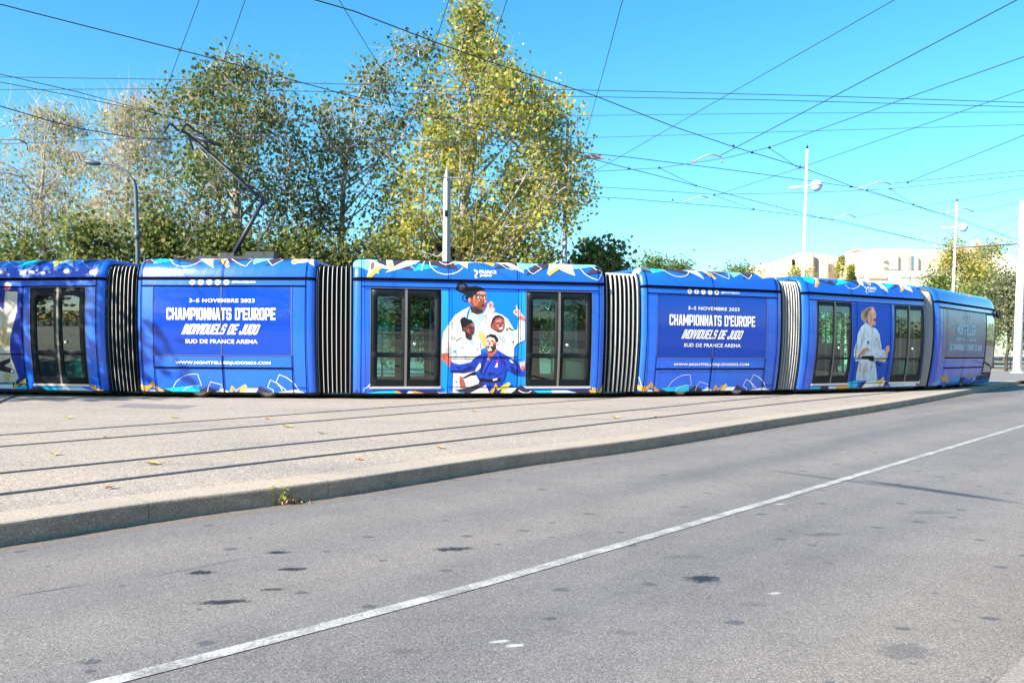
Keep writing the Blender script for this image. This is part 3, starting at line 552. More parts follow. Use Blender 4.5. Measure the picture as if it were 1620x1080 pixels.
  ('amber',[(-0.052,0.299),(0.13,0.273),(0.245,0.281),(0.333,0.393),(0.365,0.352),(0.415,0.275),(0.616,0.142),(0.488,0.142),(0.322,0.267),(0.235,0.182),(0.188,0.142),(0.117,0.146),(0.008,0.194)]),
  ('orange',[(0.31,0.295),(0.356,0.338),(0.4,0.268),(0.355,0.246)]),
  ('white',[(0.238,0.142),(0.257,0.189),(0.349,0.183),(0.459,0.142)]),
  ('cyan',[(0.608,0.213),(1.067,0.262),(1.402,0.287),(1.425,0.142),(0.8,0.142)]),
  ('ink',[(0.599,0.192),(0.635,0.199),(0.8,0.142),(0.573,0.142)]),
  ('ink',[(1.421,0.178),(1.614,0.284),(1.823,0.16),(1.793,0.142),(1.425,0.142)]),
  ('white',[(1.786,0.142),(1.97,0.231),(2.104,0.142)]),
  ('white',[(0.804,0.239),(0.887,0.374),(1.024,0.48),(1.171,0.545),(1.315,0.56),(1.412,0.555),(1.486,0.288),(1.297,0.283),(1.125,0.24),(1.032,0.142),(1.024,0.15),(1.119,0.25),(1.295,0.295),(1.474,0.292),(1.402,0.549),(1.315,0.548),(1.175,0.533),(1.03,0.47),(0.895,0.366),(0.814,0.233)]),
  ('white',[(1.603,0.145),(1.627,0.265),(1.704,0.385),(1.966,0.312),(1.901,0.192),(1.891,0.198),(1.958,0.304),(1.706,0.373),(1.639,0.261),(1.615,0.143)]),
  ('white',[(-0.058,0.494),(0.024,0.485),(0.086,0.28),(0.076,0.278),(0.016,0.479),(-0.058,0.484)]),
  ('white',[(1.928,0.142),(1.933,0.21),(1.977,0.224),(2.111,0.142)]),
  ('amber',[(2.118,0.142),(2.183,0.303),(2.271,0.198),(2.492,0.326),(2.541,0.273),(2.45,0.142),(2.351,0.142),(2.387,0.241),(2.267,0.142),(2.23,0.212),(2.182,0.142)]),
  ('yellow',[(2.351,0.142),(2.447,0.291),(2.494,0.329),(2.541,0.273),(2.45,0.142)]),
  ('red',[(2.165,0.198),(2.192,0.24),(2.207,0.198)]),
  ('white',[(2.453,0.142),(2.534,0.231),(2.809,0.234),(2.761,0.16),(2.718,0.142)]),
  ('ink',[(2.747,0.16),(2.827,0.29),(3.126,0.142),(2.901,0.142)]),
  ('white',[(3.224,0.142),(3.338,0.158),(3.636,0.209),(3.732,0.189),(3.863,0.142)]),
  ('white',[(3.14,0.14),(3.125,0.2),(3.007,0.259),(3.087,0.434),(3.242,0.366),(3.362,0.268),(3.45,0.192),(3.44,0.182),(3.354,0.258),(3.234,0.354),(3.093,0.422),(3.021,0.261),(3.135,0.21),(3.154,0.144)]),
  ('white',[(3.347,0.176),(3.31,0.259),(3.211,0.373),(3.298,0.561),(3.473,0.492),(3.635,0.368),(3.745,0.193),(3.733,0.185),(3.625,0.358),(3.465,0.48),(3.304,0.549),(3.225,0.373),(3.322,0.267),(3.359,0.182)]),
 ],
 'car5_bg': [
  ('navyb',[(1.985,2.528),(3.837,2.538),(3.944,0.326),(2.072,0.332)]),
 ],
 'woman_fist': [
  ('gi3',[(2.643,2.003),(2.818,1.886),(2.973,1.865),(3.13,1.82),(3.257,1.676),(3.334,1.433),(3.397,1.238),(3.536,1.239),(3.619,1.092),(3.667,0.969),(3.602,0.858),(3.188,0.939),(3.166,0.858),(3.287,0.576),(3.391,0.34),(2.398,0.352),(2.376,0.582),(2.422,0.907),(2.253,0.9),(2.147,1.086),(2.137,1.229),(2.232,1.468),(2.273,1.684),(2.415,1.877)]),
  ('gi_sh',[(2.427,1.375),(2.564,1.592),(2.606,1.545),(2.504,1.376),(2.409,1.231)]),
  ('gi_sh',[(2.674,0.798),(2.807,0.895),(2.908,0.603),(2.65,0.556)]),
  ('gold',[(2.434,0.847),(2.524,0.871),(2.573,0.556),(2.483,0.581)]),
  ('gold',[(3.182,0.968),(3.579,0.968),(3.599,0.87),(3.229,0.931)]),
  ('gold',[(2.55,1.52),(2.61,1.593),(2.623,1.569),(2.572,1.484)]),
  ('hair5',[(2.393,2.188),(2.442,2.321),(2.589,2.367),(2.766,2.445),(2.961,2.466),(3.024,2.4),(2.839,2.358),(2.759,2.307),(2.719,2.173),(2.654,2.051),(2.579,1.929),(2.509,2.035),(2.413,2.081)]),
  ('hair5d',[(2.606,2.314),(2.784,2.417),(2.86,2.395),(2.739,2.294),(2.681,2.124),(2.604,2.146)]),
  ('skin5',[(2.759,2.307),(2.939,2.422),(3.033,2.352),(3.094,2.244),(3.08,2.147),(3.049,2.114),(3.07,1.935),(2.965,1.913),(2.926,1.869),(2.818,1.886),(2.72,2),(2.7,2.052),(2.707,2.197)]),
  ('lip',[(2.963,2.102),(3.049,2.129),(3.041,2.056),(2.979,2.047)]),
  ('hair5d',[(3.036,2.26),(3.03,2.267),(3.012,2.271),(2.991,2.27),(2.973,2.265),(2.966,2.258),(2.972,2.251),(2.99,2.247),(3.011,2.247),(3.029,2.252)]),
  ('blue',[(2.814,1.439),(2.799,1.47),(2.765,1.489),(2.724,1.489),(2.693,1.469),(2.683,1.438),(2.698,1.407),(2.732,1.388),(2.772,1.388),(2.804,1.408)]),
  ('red',[(3.117,1.552),(3.156,1.558),(3.161,1.48),(3.122,1.479)]),
  ('skin5',[(3.583,1.325),(3.678,1.368),(3.764,1.319),(3.789,1.216),(3.693,1.136),(3.699,0.969),(3.597,0.981),(3.588,1.165)]),
  ('skin5r',[(2.539,1.256),(2.686,1.298),(2.824,1.222),(2.69,1.189),(2.629,1.088),(2.468,1.087),(2.439,1.027),(2.31,0.931),(2.339,1.063)]),
  ('hair',[(2.512,1.051),(3.051,1.06),(3.126,0.895),(2.961,0.9),(2.794,0.963),(2.505,0.967)]),
  ('hair',[(3.033,0.931),(3.139,0.89),(3.441,0.808),(3.45,0.767),(3.302,0.772)]),
  ('gi_sh',[(2.564,1.83),(2.539,1.612),(2.437,1.416),(2.411,1.43),(2.511,1.62),(2.534,1.834)]),
  ('gi_sh',[(2.95,1.815),(2.929,1.549),(2.93,1.186),(2.9,1.186),(2.899,1.549),(2.92,1.817)]),
  ('gi_sh',[(3.154,1.677),(3.21,1.437),(3.354,1.221),(3.33,1.205),(3.182,1.425),(3.124,1.671)]),
  ('gi_sh',[(2.744,1.422),(2.714,1.325),(2.686,1.333),(2.716,1.43)]),
  ('gi_sh',[(2.329,1.37),(2.28,1.178),(2.25,1.186),(2.299,1.378)]),
  ('gi_sh',[(2.673,0.872),(2.697,0.581),(2.667,0.579),(2.643,0.87)]),
  ('gi_sh',[(2.983,0.872),(3.027,0.506),(2.997,0.502),(2.953,0.868)]),
  ('gi_sh',[(3.487,1.142),(3.514,0.97),(3.484,0.966),(3.457,1.138)]),
  ('skin5r',[(2.804,2.001),(2.903,1.966),(2.963,1.93),(2.943,1.896),(2.887,1.93),(2.79,1.963)]),
  ('skin5r',[(3.056,2.247),(3.08,2.187),(3.062,2.179),(3.038,2.239)]),
 ],
 'car5_low': [
  ('cyan',[(2.067,0.32),(2.487,0.375),(2.506,0.242),(2.452,0.17),(2.083,0.142)]),
  ('ink',[(2.517,0.181),(2.879,0.346),(2.885,0.261),(2.709,0.146)]),
  ('white',[(2.709,0.146),(2.883,0.334),(3.348,0.353),(3.77,0.343),(3.698,0.187)]),
  ('yellow',[(3.224,0.177),(3.333,0.408),(3.422,0.327),(3.618,0.454),(3.682,0.411),(3.549,0.177),(3.431,0.174),(3.489,0.314),(3.401,0.266),(3.318,0.316)]),
  ('ink',[(3.698,0.187),(3.795,0.323),(3.99,0.283),(4.056,0.206)]),
  ('cyan',[(0.445,0.204),(0.898,0.209),(0.917,0.144),(0.462,0.144)]),
  ('ink',[(0.898,0.209),(1.237,0.212),(1.257,0.142),(0.917,0.144)]),
  ('ice',[(1.237,0.212),(2.026,0.22),(1.857,0.142),(1.257,0.142)]),
  ('amber',[(1.486,0.216),(2.088,0.227),(2.112,0.148),(1.603,0.142)]),
  ('ice',[(3.973,0.225),(4.753,0.235),(5.262,0.246),(5.289,0.17),(4.066,0.158)]),
  ('yellow',[(5.374,0.245),(5.452,0.346),(5.649,0.312),(5.671,0.187),(5.397,0.177)]),
 ],
 'car5_roof': [
  ('cyan',[(0.193,3.183),(0.604,3.222),(0.855,3.222),(0.685,3.172),(0.475,2.973),(0.662,2.887),(0.584,2.895),(0.467,2.996),(0.162,3.066)]),
  ('white',[(0.722,3.188),(0.847,3.195),(0.619,2.98),(0.483,2.907)]),
  ('amber',[(0.81,3.18),(0.902,3.158),(0.589,2.907),(0.465,2.906)]),
  ('ink',[(0.844,3.141),(1.103,3.129),(0.932,3.057),(0.761,3.085)]),
  ('ink',[(0.924,3.049),(1.397,3.159),(1.402,2.994)]),
  ('cyan',[(1.399,2.989),(1.747,3.193),(1.961,3.192),(2.139,3.119)]),
  ('ink',[(2.038,3.207),(2.866,3.222),(2.589,3.052),(2.289,3.141)]),
  ('white',[(2.709,3.222),(2.905,3.222),(2.769,3.14),(2.658,3.024),(2.522,3.1)]),
  ('amber',[(3.123,3.222),(3.302,3.222),(3.08,3.102),(2.987,3.058),(2.973,3.165)]),
  ('white',[(3.463,3.222),(3.665,3.222),(3.76,2.902),(3.46,3.016)]),
  ('cyan',[(3.802,3.182),(4.263,3.17),(3.714,2.977)]),
  ('ink',[(3.879,2.979),(4.337,3.174),(4.567,3.166)]),
  ('white',[(4.546,3.174),(4.888,3.174),(4.363,2.954)]),
  ('amber',[(4.643,3.156),(4.769,3.148),(4.438,2.952),(4.321,2.952)]),
  ('white',[(4.818,3.165),(4.972,3.129),(4.965,2.955),(4.62,3.058)]),
  ('cyan',[(5.069,3.193),(5.431,3.168),(5.044,3.124)]),
  ('ink',[(5.411,3.161),(5.744,3.155),(5.636,3.079),(5.266,3.061)]),
  ('white',[(1.859,3.046),(1.942,2.953),(2.158,2.939),(2.374,2.998),(2.553,3.083),(2.559,3.069),(2.38,2.984),(2.16,2.923),(1.936,2.939),(1.847,3.036)]),
 ],
 'car1_bg': [
  ('navyb2',[(2.239,2.577),(3.833,2.556),(3.794,0.179),(2.083,0.142)]),
 ],
 'athlete_arm': [
  ('gi4',[(2.86,2.004),(3.207,2.086),(3.301,2.003),(3.347,2.458),(3.673,2.442),(3.661,2.002),(3.616,1.837),(3.471,1.37),(3.439,1.068),(3.463,0.888),(3.604,0.419),(3.488,0.32),(2.721,0.283)]),
  ('gold',[(3.303,1.81),(3.389,1.535),(3.313,1.26),(3.142,1.094),(3.226,1.37)]),
  ('gold',[(3.383,1.37),(3.463,1.425),(3.434,1.205),(3.299,1.094)]),
  ('gi_sh',[(3.396,1.975),(3.615,1.961),(3.584,1.865),(3.397,1.838)]),
  ('gold',[(3.238,0.54),(3.387,0.486),(3.334,0.346),(3.239,0.345)]),
  ('skin2',[(2.98,2.363),(3.197,2.445),(3.238,2.141),(3.144,2.031),(3.018,2.059)]),
  ('hair',[(2.951,2.308),(3.005,2.502),(3.196,2.472),(3.239,2.334),(3.204,2.279),(3.047,2.28)]),
  ('palm',[(3.298,2.624),(3.371,2.679),(3.502,2.614),(3.452,2.493),(3.321,2.477)]),
  ('palmr',[(3.31,2.588),(3.426,2.581),(3.439,2.498),(3.327,2.483)]),
  ('hair',[(2.946,0.732),(3.438,0.888),(3.42,0.791),(3.259,0.707),(3.521,0.604),(3.486,0.515),(2.933,0.621)]),
  ('white',[(3.421,0.611),(3.493,0.604),(3.473,0.537),(3.402,0.542)]),
 ],
 'car1_low': [
  ('yellow',[(3.429,0.166),(3.492,0.348),(3.541,0.259),(3.792,0.421),(3.817,0.38),(3.728,0.161),(3.617,0.16),(3.689,0.295),(3.534,0.223),(3.493,0.166)]),
  ('cyan',[(3.491,0.158),(3.533,0.214),(3.789,0.24),(3.791,0.162)]),
  ('white',[(2.859,0.172),(3.066,0.259),(3.423,0.305),(3.429,0.166)]),
  ('cyan',[(4.153,0.216),(4.6,0.212),(4.662,0.142),(4.29,0.142)]),
  ('ice',[(4.601,0.218),(5.229,0.227),(5.508,0.142),(4.662,0.142)]),
  ('ink',[(3.984,0.214),(4.161,0.216),(4.309,0.142),(3.841,0.142)]),
  ('amber',[(5.477,0.289),(5.602,0.274),(5.627,0.199),(5.822,0.169),(5.782,0.142),(5.583,0.152),(5.485,0.223)]),
 ],
 'car1_roof': [
  ('amber',[(3.009,3.134),(2.777,3.222),(2.959,3.222),(3.002,3.194)]),
  ('iceb',[(3.105,3.222),(3.441,3.222),(3.745,3.075),(3.562,3.126)]),
  ('cyan',[(3.702,2.964),(3.459,3.222),(3.685,3.222),(4.125,3.222),(4.041,3.137)]),
  ('inkb',[(3.987,2.989),(4.041,3.137),(4.116,3.222),(4.331,3.191),(4.167,3.074)]),
  ('yellow',[(4.495,3.07),(4.366,3.222),(4.579,3.222),(4.879,3.222),(5.044,3.16),(4.65,3.222),(4.661,3.147),(4.558,3.024)]),
  ('amber',[(4.667,3.222),(4.685,3.222),(4.888,3.222),(5.041,3.156),(4.94,3.171)]),
  ('iceb',[(4.668,3.166),(4.667,3.222),(4.926,3.172),(5.072,3)]),
  ('cyan',[(4.655,3.079),(4.664,3.157),(4.808,3.116)]),
  ('cyan',[(5.021,3.176),(4.897,3.222),(5.284,3.222),(5.166,3.197)]),
  ('inkb',[(5.261,3.085),(5.265,3.176),(5.371,3.222),(5.628,3.189),(5.524,3.152)]),
  ('white',[(3.043,3.225),(3.315,3.133),(3.451,3.061),(3.566,3.031),(3.604,3.092),(3.61,3.088),(3.568,3.025),(3.449,3.055),(3.313,3.127),(3.041,3.219)]),
  ('white',[(5.146,3.186),(5.315,3.088),(5.445,3.011),(5.581,2.965),(5.603,3.196),(5.327,3.217),(5.327,3.227),(5.609,3.202),(5.589,2.959),(5.441,3.003),(5.311,3.08),(5.142,3.178)]),
 ],
 'car6_art': [
  ('cyan',[(2.356,3.222),(2.99,3.222),(1.392,3.09)]),
  ('white',[(3.644,3.222),(4.093,3.222),(3.427,3.096),(4.094,3.222)]),
  ('amber',[(4.436,3.222),(4.727,3.222),(3.824,3.055),(3.692,3.089)]),
  ('cyan',[(5.081,3.222),(5.502,3.222),(5.871,3.222),(5.382,3.222)]),
  ('white',[(6.882,3.222),(7.209,3.222),(7.476,3.222),(7.144,3.222)]),
  ('amber',[(6.56,3.222),(6.882,3.222),(6.948,3.222),(6.69,3.222)]),
  ('cyan',[(0.455,0.234),(0.738,0.385),(0.81,0.211)]),
  ('amber',[(0.885,0.241),(0.767,0.447),(1.136,0.378),(1.184,0.536),(1.502,0.356),(1.816,0.205),(1.517,0.196),(1.238,0.297)]),
  ('cyan',[(1.803,0.222),(2.806,0.366),(2.796,0.234)]),
  ('ink',[(2.836,0.183),(2.873,0.349),(3.42,0.356),(3.24,0.158)]),
  ('amber',[(3.784,0.248),(3.818,0.434),(4.016,0.397),(4.178,0.498),(4.229,0.343)]),
  ('ice',[(4.207,0.223),(4.634,0.353),(4.611,0.232)]),
  ('ink',[(4.671,0.231),(4.681,0.37),(6.506,0.432),(6.587,0.249)]),
 ],
}
# ------------------------------------------------------------------ the tram
CARS={1:((-15.215,20.666),(-9.41,19.61)),2:((-8.61,19.5),(-4.48,19.31)),3:((-3.6,19.29),(2.24,20.44)),
      4:((3.194,20.86),(7.16,22.54)),5:((7.80,22.80),(12.51,25.75)),6:((13.03,26.13),(17.56,30.94))}
WID=2.65
PROF0=[(.20,.14),(.165,.3),(.11,.6),(.06,.95),(.02,1.35),(0,1.8),(0,2.25),(.015,2.6),(.03,2.74),(.05,2.85),(.10,3.0),(.19,3.12),(.34,3.2),(.5,3.225)]
ps=[Vector((a,0,b)) for a,b in PROF0]; PROF=[(v.x,v.z) for v in spline(ps,2)]
for i in range(len(PROF)): PROF[i]=(max(0,PROF[i][0]),PROF[i][1])
ZD0,ZD1=.28,2.545
def prof_at(z):
    z=max(.14,min(3.225,z))
    for (a,b),(c,d) in zip(PROF,PROF[1:]):
        if z<=d+1e-6: return a+(c-a)*(z-b)/(d-b)
    return .5
KN=sorted({round(z,4) for _,z in PROF}|{ZD0,ZD1})
def pnorm(z):                    # outward normal of the side: (away-from-axis part, up part)
    e=.02; a,b=prof_at(z-e),prof_at(z+e)
    zz=(min(z+e,3.225)-max(z-e,.14)) or .01
    v=Vector((1,(b-a)/zz)); v.normalize(); return v
class Car:
    def __init__(s,p0,p1,nose=False,pre=0):
        s.p=Vector((*p0,0)); q=Vector((*p1,0)); s.L=(q-s.p).length; s.u=(q-s.p)/s.L; s.n=Vector((-s.u.y,s.u.x,0)); s.nose=nose
        s.ang=math.atan2(s.u.y,s.u.x)
        s.st=[0,.03,.08,.17]
        if nose: s.st+=[s.L-.5,s.L-.1,s.L+.25,s.L+.5,s.L+.72,s.L+.88,s.L+.96]
        else: s.st+=[s.L-.17,s.L-.08,s.L-.03,s.L]
        s.doors=[]
    def e(s,x):                  # rounding at the car ends
        def f(d):
            k=[(0,.11),(.03,.055),(.08,.02),(.17,0)]
            for (a,b),(c,dd) in zip(k,k[1:]):
                if d<=c: return b+(dd-b)*(d-a)/(c-a)
            return 0
        if s.nose and x>1:
            k=[(-9,0),(-.5,0),(-.1,.02),(.25,.10),(.5,.24),(.72,.46),(.88,.75),(.96,1.05)]
            d=x-s.L
            for (a,b),(c,dd) in zip(k,k[1:]):
                if d<=c: return b+(dd-b)*(d-a)/(c-a)
            return 1.05
        return max(f(x),f(s.L-x))
    def pt(s,x,z,off=0.,far=False):
        nv=pnorm(z); e=s.e(x)-off
        i=prof_at(z)+e*nv.x; zz=z-e*nv.y*(.55 if s.nose else 1)
        if far: i=WID-i
        return s.p+s.u*x+s.n*i+Vector((0,0,zz))
cars={k:Car(*v,nose=(k==6)) for k,v in CARS.items()}
cars[3].doors=[(.385,2.01),(4.005,5.62)]
cars[5].doors=[(.52,2.05),(3.95,5.43)]
cars[1].doors=[(.42,1.88),(3.995,5.455)]
for c in cars.values():
    for a,b in c.doors:
        c.st+=[a,b]
    if c.doors==[]: c.st.append(c.L/2)
    c.st=sorted(set(c.st))
tram=empty('tram',(-.68,21.2,0),'long articulated blue tram wrapped in white judo championship lettering, gliding along the curved track','tram')
PC={'azure':(.004,.16,.68),'azure2':(.012,.26,.76),'navyb':(.008,.07,.46),'navyb2':(.006,.03,.27),'gi':(.62,.59,.55),'gi2':(.64,.65,.66),'gi3':(.52,.61,.68),'gi4':(.60,.53,.42),
'gi_sh':(.45,.45,.46),'tee':(.40,.66,.80),'tee2':(.25,.55,.78),'hair':(.012,.012,.016),'hair2':(.045,.05,.085),'skin1':(.20,.062,.04),'skin1l':(.46,.125,.065),'skin1h':(.42,.22,.19),
'skind':(.05,.027,.025),'skin2':(.13,.042,.03),'skin2l':(.30,.11,.085),'skin2r':(.40,.10,.085),'skin3':(.27,.07,.055),'skin3l':(.48,.16,.14),'skinm':(.42,.12,.085),'skinm2':(.70,.46,.40),
'skin5':(.62,.34,.24),'skin5r':(.50,.20,.13),'ear':(.50,.2,.16),'ear2':(.66,.36,.31),'lip':(.10,.015,.015),'palm':(.72,.40,.37),'palmr':(.50,.12,.11),'white':(.80,.80,.79),'gold':(.58,.40,.14),
'teal':(.05,.45,.5),'red':(.55,.03,.03),'royal':(.018,.05,.42),'royald':(.01,.02,.14),'royall':(.05,.12,.62),'beard':(.03,.024,.018),'ink':(.04,.033,.06),'inkb':(.012,.022,.085),'amber':(.72,.36,.05),'amberl':(.78,.50,.16),
'orange':(.70,.25,.05),'yellow':(.72,.52,.08),'cyan':(.012,.50,.72),'cyanl':(.16,.64,.74),'ice':(.55,.72,.82),'iceb':(.5,.66,.80),'brown':(.17,.09,.07),'navy':(.01,.025,.16),'sky':(.06,.25,.7),
'hair5':(.36,.26,.15),'hair5d':(.13,.09,.06),'blue':(.03,.12,.5),'bluelogo':(.008,.07,.5)}
PM={}
def pmat(c):
    if c not in PM:
        PM[c]=mat('print_'+c,PC[c],.5,coat=0.,spec=.22)
        if c[:2] in ('gi','ro','te','sk','ha'):      # the printed photographs are not flat: cloth folds, skin tones
            g=N(PM[c]); v=g.noise(7.,4,.6,vec=g.mapping((0,0,0),(0,0,.5),(1.,1.,.55)),dist=.7); lo=.62 if c[:2]=='gi' else .55
            g.base(g.mix(1.,(*PC[c],1.),g.ramp(v,[(.3,(lo,lo,lo*1.06)),(.5,1.),(.75,1.12)]),'MULTIPLY'))
    return PM[c]
def body_mat():
    m=mat('blue_vehicle_wrap',(.008,.06,.5),.26,coat=.6); g=N(m)
    g.b.inputs['Coat Roughness'].default_value=.07
    n=g.noise(.55,2,.5); c=g.ramp(n,[(.3,(.014,.090,.58)),(.7,(.009,.130,.68))])
    d=g.noise(7,5,.7,vec=g.mapping((0,0,0),(0,0,0),(1,1,.25)))
    g.base(g.mix(1.,c,g.ramp(d,[(.3,.93),(.55,1.),(.8,1.03)]),'MULTIPLY')); g.rough(g.ramp(d,[(.3,.34),(.7,.2)]))
    return m
M['body']=body_mat()
M['inner']=mat('interior_panel',(.42,.66,.62),.6); M['floor']=mat('interior_floor',(.06,.08,.085),.6)
M['mint']=mat('mint_handrail',(.22,.82,.62),.35); M['seat']=mat('seat_green',(.16,.66,.50),.6)
M['winwrap']=mat('window_wrap',(.003,.045,.36),.1,coat=.45,spec=.35); M['winwrap'].node_tree.nodes['Principled BSDF'].inputs['Coat Roughness'].default_value=.02
M['winwrap6']=mat('window_wrap_grey',(.060,.066,.21),.3,coat=.12); M['winwrap6'].node_tree.nodes['Principled BSDF'].inputs['Coat Roughness'].default_value=.02
def glass(name,tint,dirt=.0):
    m=bpy.data.materials.new(name); m.use_nodes=True; t=m.node_tree; t.nodes.clear()
    tr=t.nodes.new('ShaderNodeBsdfTransparent'); tr.inputs[0].default_value=(*tint,1)
    gl=t.nodes.new('ShaderNodeBsdfGlossy'); gl.inputs['Roughness'].default_value=.015; gl.inputs[0].default_value=(.92,1,.98,1)
    fr=t.nodes.new('ShaderNodeFresnel'); fr.inputs[0].default_value=1.6
    ad=t.nodes.new('ShaderNodeMath'); ad.operation='ADD'; ad.inputs[1].default_value=.06; t.links.new(fr.outputs[0],ad.inputs[0])
    mx=t.nodes.new('ShaderNodeMixShader'); t.links.new(ad.outputs[0],mx.inputs[0]); t.links.new(tr.outputs[0],mx.inputs[1]); t.links.new(gl.outputs[0],mx.inputs[2])
    o=t.nodes.new('ShaderNodeOutputMaterial'); t.links.new(mx.outputs[0],o.inputs[0]); return m
M['glass']=glass('door_glass',(.38,.74,.66))
M['glassdark']=mat('cab_glass',(.02,.06,.055),.03,coat=1.); M['rib']=mat('bellows_rib',(.40,.39,.37),.5); M['fold']=mat('bellows_rubber',(.02,.024,.029),.7,spec=.3)
M['seam']=mat('panel_gap',(.002,.002,.003),.9,spec=.05); M['trim']=mat('window_trim',(.09,.09,.085),.5); M['alu']=mat('door_sill_metal',(.55,.52,.50),.35,.4)
def shell(c):
    bm=bmesh.new(); cols=[]
    zs=KN
    for x in c.st:
        col=[bm.verts.new(c.pt(x,z)) for z in zs]+[bm.verts.new(c.pt(x,z,far=True)) for z in zs[::-1]]
        cols.append(col)
    nz=len(zs)
    for i in range(len(c.st)-1):
        xm=(c.st[i]+c.st[i+1])/2
        for j in range(2*nz-1):
            if j==nz-1: za=zb=3.225
            else:
                za,zb=(zs[j],zs[j+1]) if j<nz else (zs[2*nz-2-j],zs[2*nz-1-j])
            zm=(za+zb)/2
            if ZD0<zm<ZD1 and any(a<xm<b for a,b in c.doors): continue
            f=bm.faces.new((cols[i][j],cols[i+1][j],cols[i+1][j+1],cols[i][j+1])); f.smooth=True
    for col,fl in ((cols[0],1),(cols[-1],-1)):
        f=bm.faces.new(col[::fl]); f.material_index=0 if (c.nose and fl<0) else 1
    return bm
def decal_bm(c,polys,lift0=.0025,lift=.0008,order=None):
    """polys: (material index, [(s,z)...]) laid on the car side, later ones over earlier ones"""
    bm=bmesh.new(); boxes=[]
    for mi,pts in polys:
        bb=(min(p[0] for p in pts),min(p[1] for p in pts),max(p[0] for p in pts),max(p[1] for p in pts))
        ly=0
        for b2,l2 in boxes:
            if bb[0]<b2[2] and bb[2]>b2[0] and bb[1]<b2[3] and bb[3]>b2[1]: ly=max(ly,l2+1)
        boxes.append((bb,ly))
        t=bmesh.new()
        vs=[t.verts.new((p[0],max(.142,min(3.224,p[1])),0)) for p in pts]
        tris=tessellate_polygon([[Vector((p[0],p[1],0)) for p in pts]])
        for tr in tris:
            try: t.faces.new([vs[k] for k in tr])
            except ValueError: pass
        paste(bm,t,c,lift0+lift*ly,mi)
    return bm
def paste(bm,t,c,off,mi):
    for z in KN:
        bmesh.ops.bisect_plane(t,geom=t.verts[:]+t.edges[:]+t.faces[:],plane_co=(0,z,0),plane_no=(0,1,0),dist=1e-5)
    for x in c.st:
        bmesh.ops.bisect_plane(t,geom=t.verts[:]+t.edges[:]+t.faces[:],plane_co=(x,0,0),plane_no=(1,0,0),dist=1e-5)
    t.verts.index_update(); mp={}
    for v in t.verts: mp[v]=bm.verts.new(c.pt(v.co.x,v.co.y,off))
    for f in t.faces:
        if f.calc_area()<1e-9: continue
        vv=[mp[v] for v in f.verts]
        nrm=(vv[1].co-vv[0].co).cross(vv[2].co-vv[0].co)
        if nrm.dot(c.n)>0: vv=vv[::-1]
        try: g=bm.faces.new(vv); g.material_index=mi; g.smooth=True
        except ValueError: pass
    t.free()
def decal(name,c,polys,parent,lift0=.0025,lift=.0008):
    names=[]
    for col,_ in polys:
        if col not in names: names.append(col)
    bm=decal_bm(c,[(names.index(col),pts) for col,pts in polys],lift0,lift)
    return bmlink(name,bm,[M[n] if n in M else pmat(n) for n in names],parent)
def rect(a,b,c_,d): return [(a,b),(c_,b),(c_,d),(a,d)]
def text2d(body,x0,z0,x1,z1,offset=.0,shear=0.):
    cu=bpy.data.curves.new('lettering','FONT'); cu.body=body; cu.size=1.; cu.offset=offset; cu.resolution_u=3; cu.shear=shear; cu.space_character=1.06
    o=bpy.data.objects.new('lettering',cu); COL.objects.link(o)
    me=bpy.data.meshes.new_from_object(o.evaluated_get(bpy.context.evaluated_depsgraph_get()))
    bpy.data.objects.remove(o); bpy.data.curves.remove(cu)
    xs=[v.co.x for v in me.vertices]; ys=[v.co.y for v in me.vertices]
    a,b,c_,d=min(xs),max(xs),min(ys),max(ys)
    t=bmesh.new(); t.from_mesh(me); bpy.data.meshes.remove(me)
    for v in t.verts: v.co=Vector((x0+(v.co.x-a)/(b-a)*(x1-x0),z0+(v.co.y-c_)/(d-c_)*(z1-z0),0))
    return t
def q4(a,b,c_,d): return [(a,b),(c_,b),(c_,d),(a,d)]
S_=.98; E_=2.02
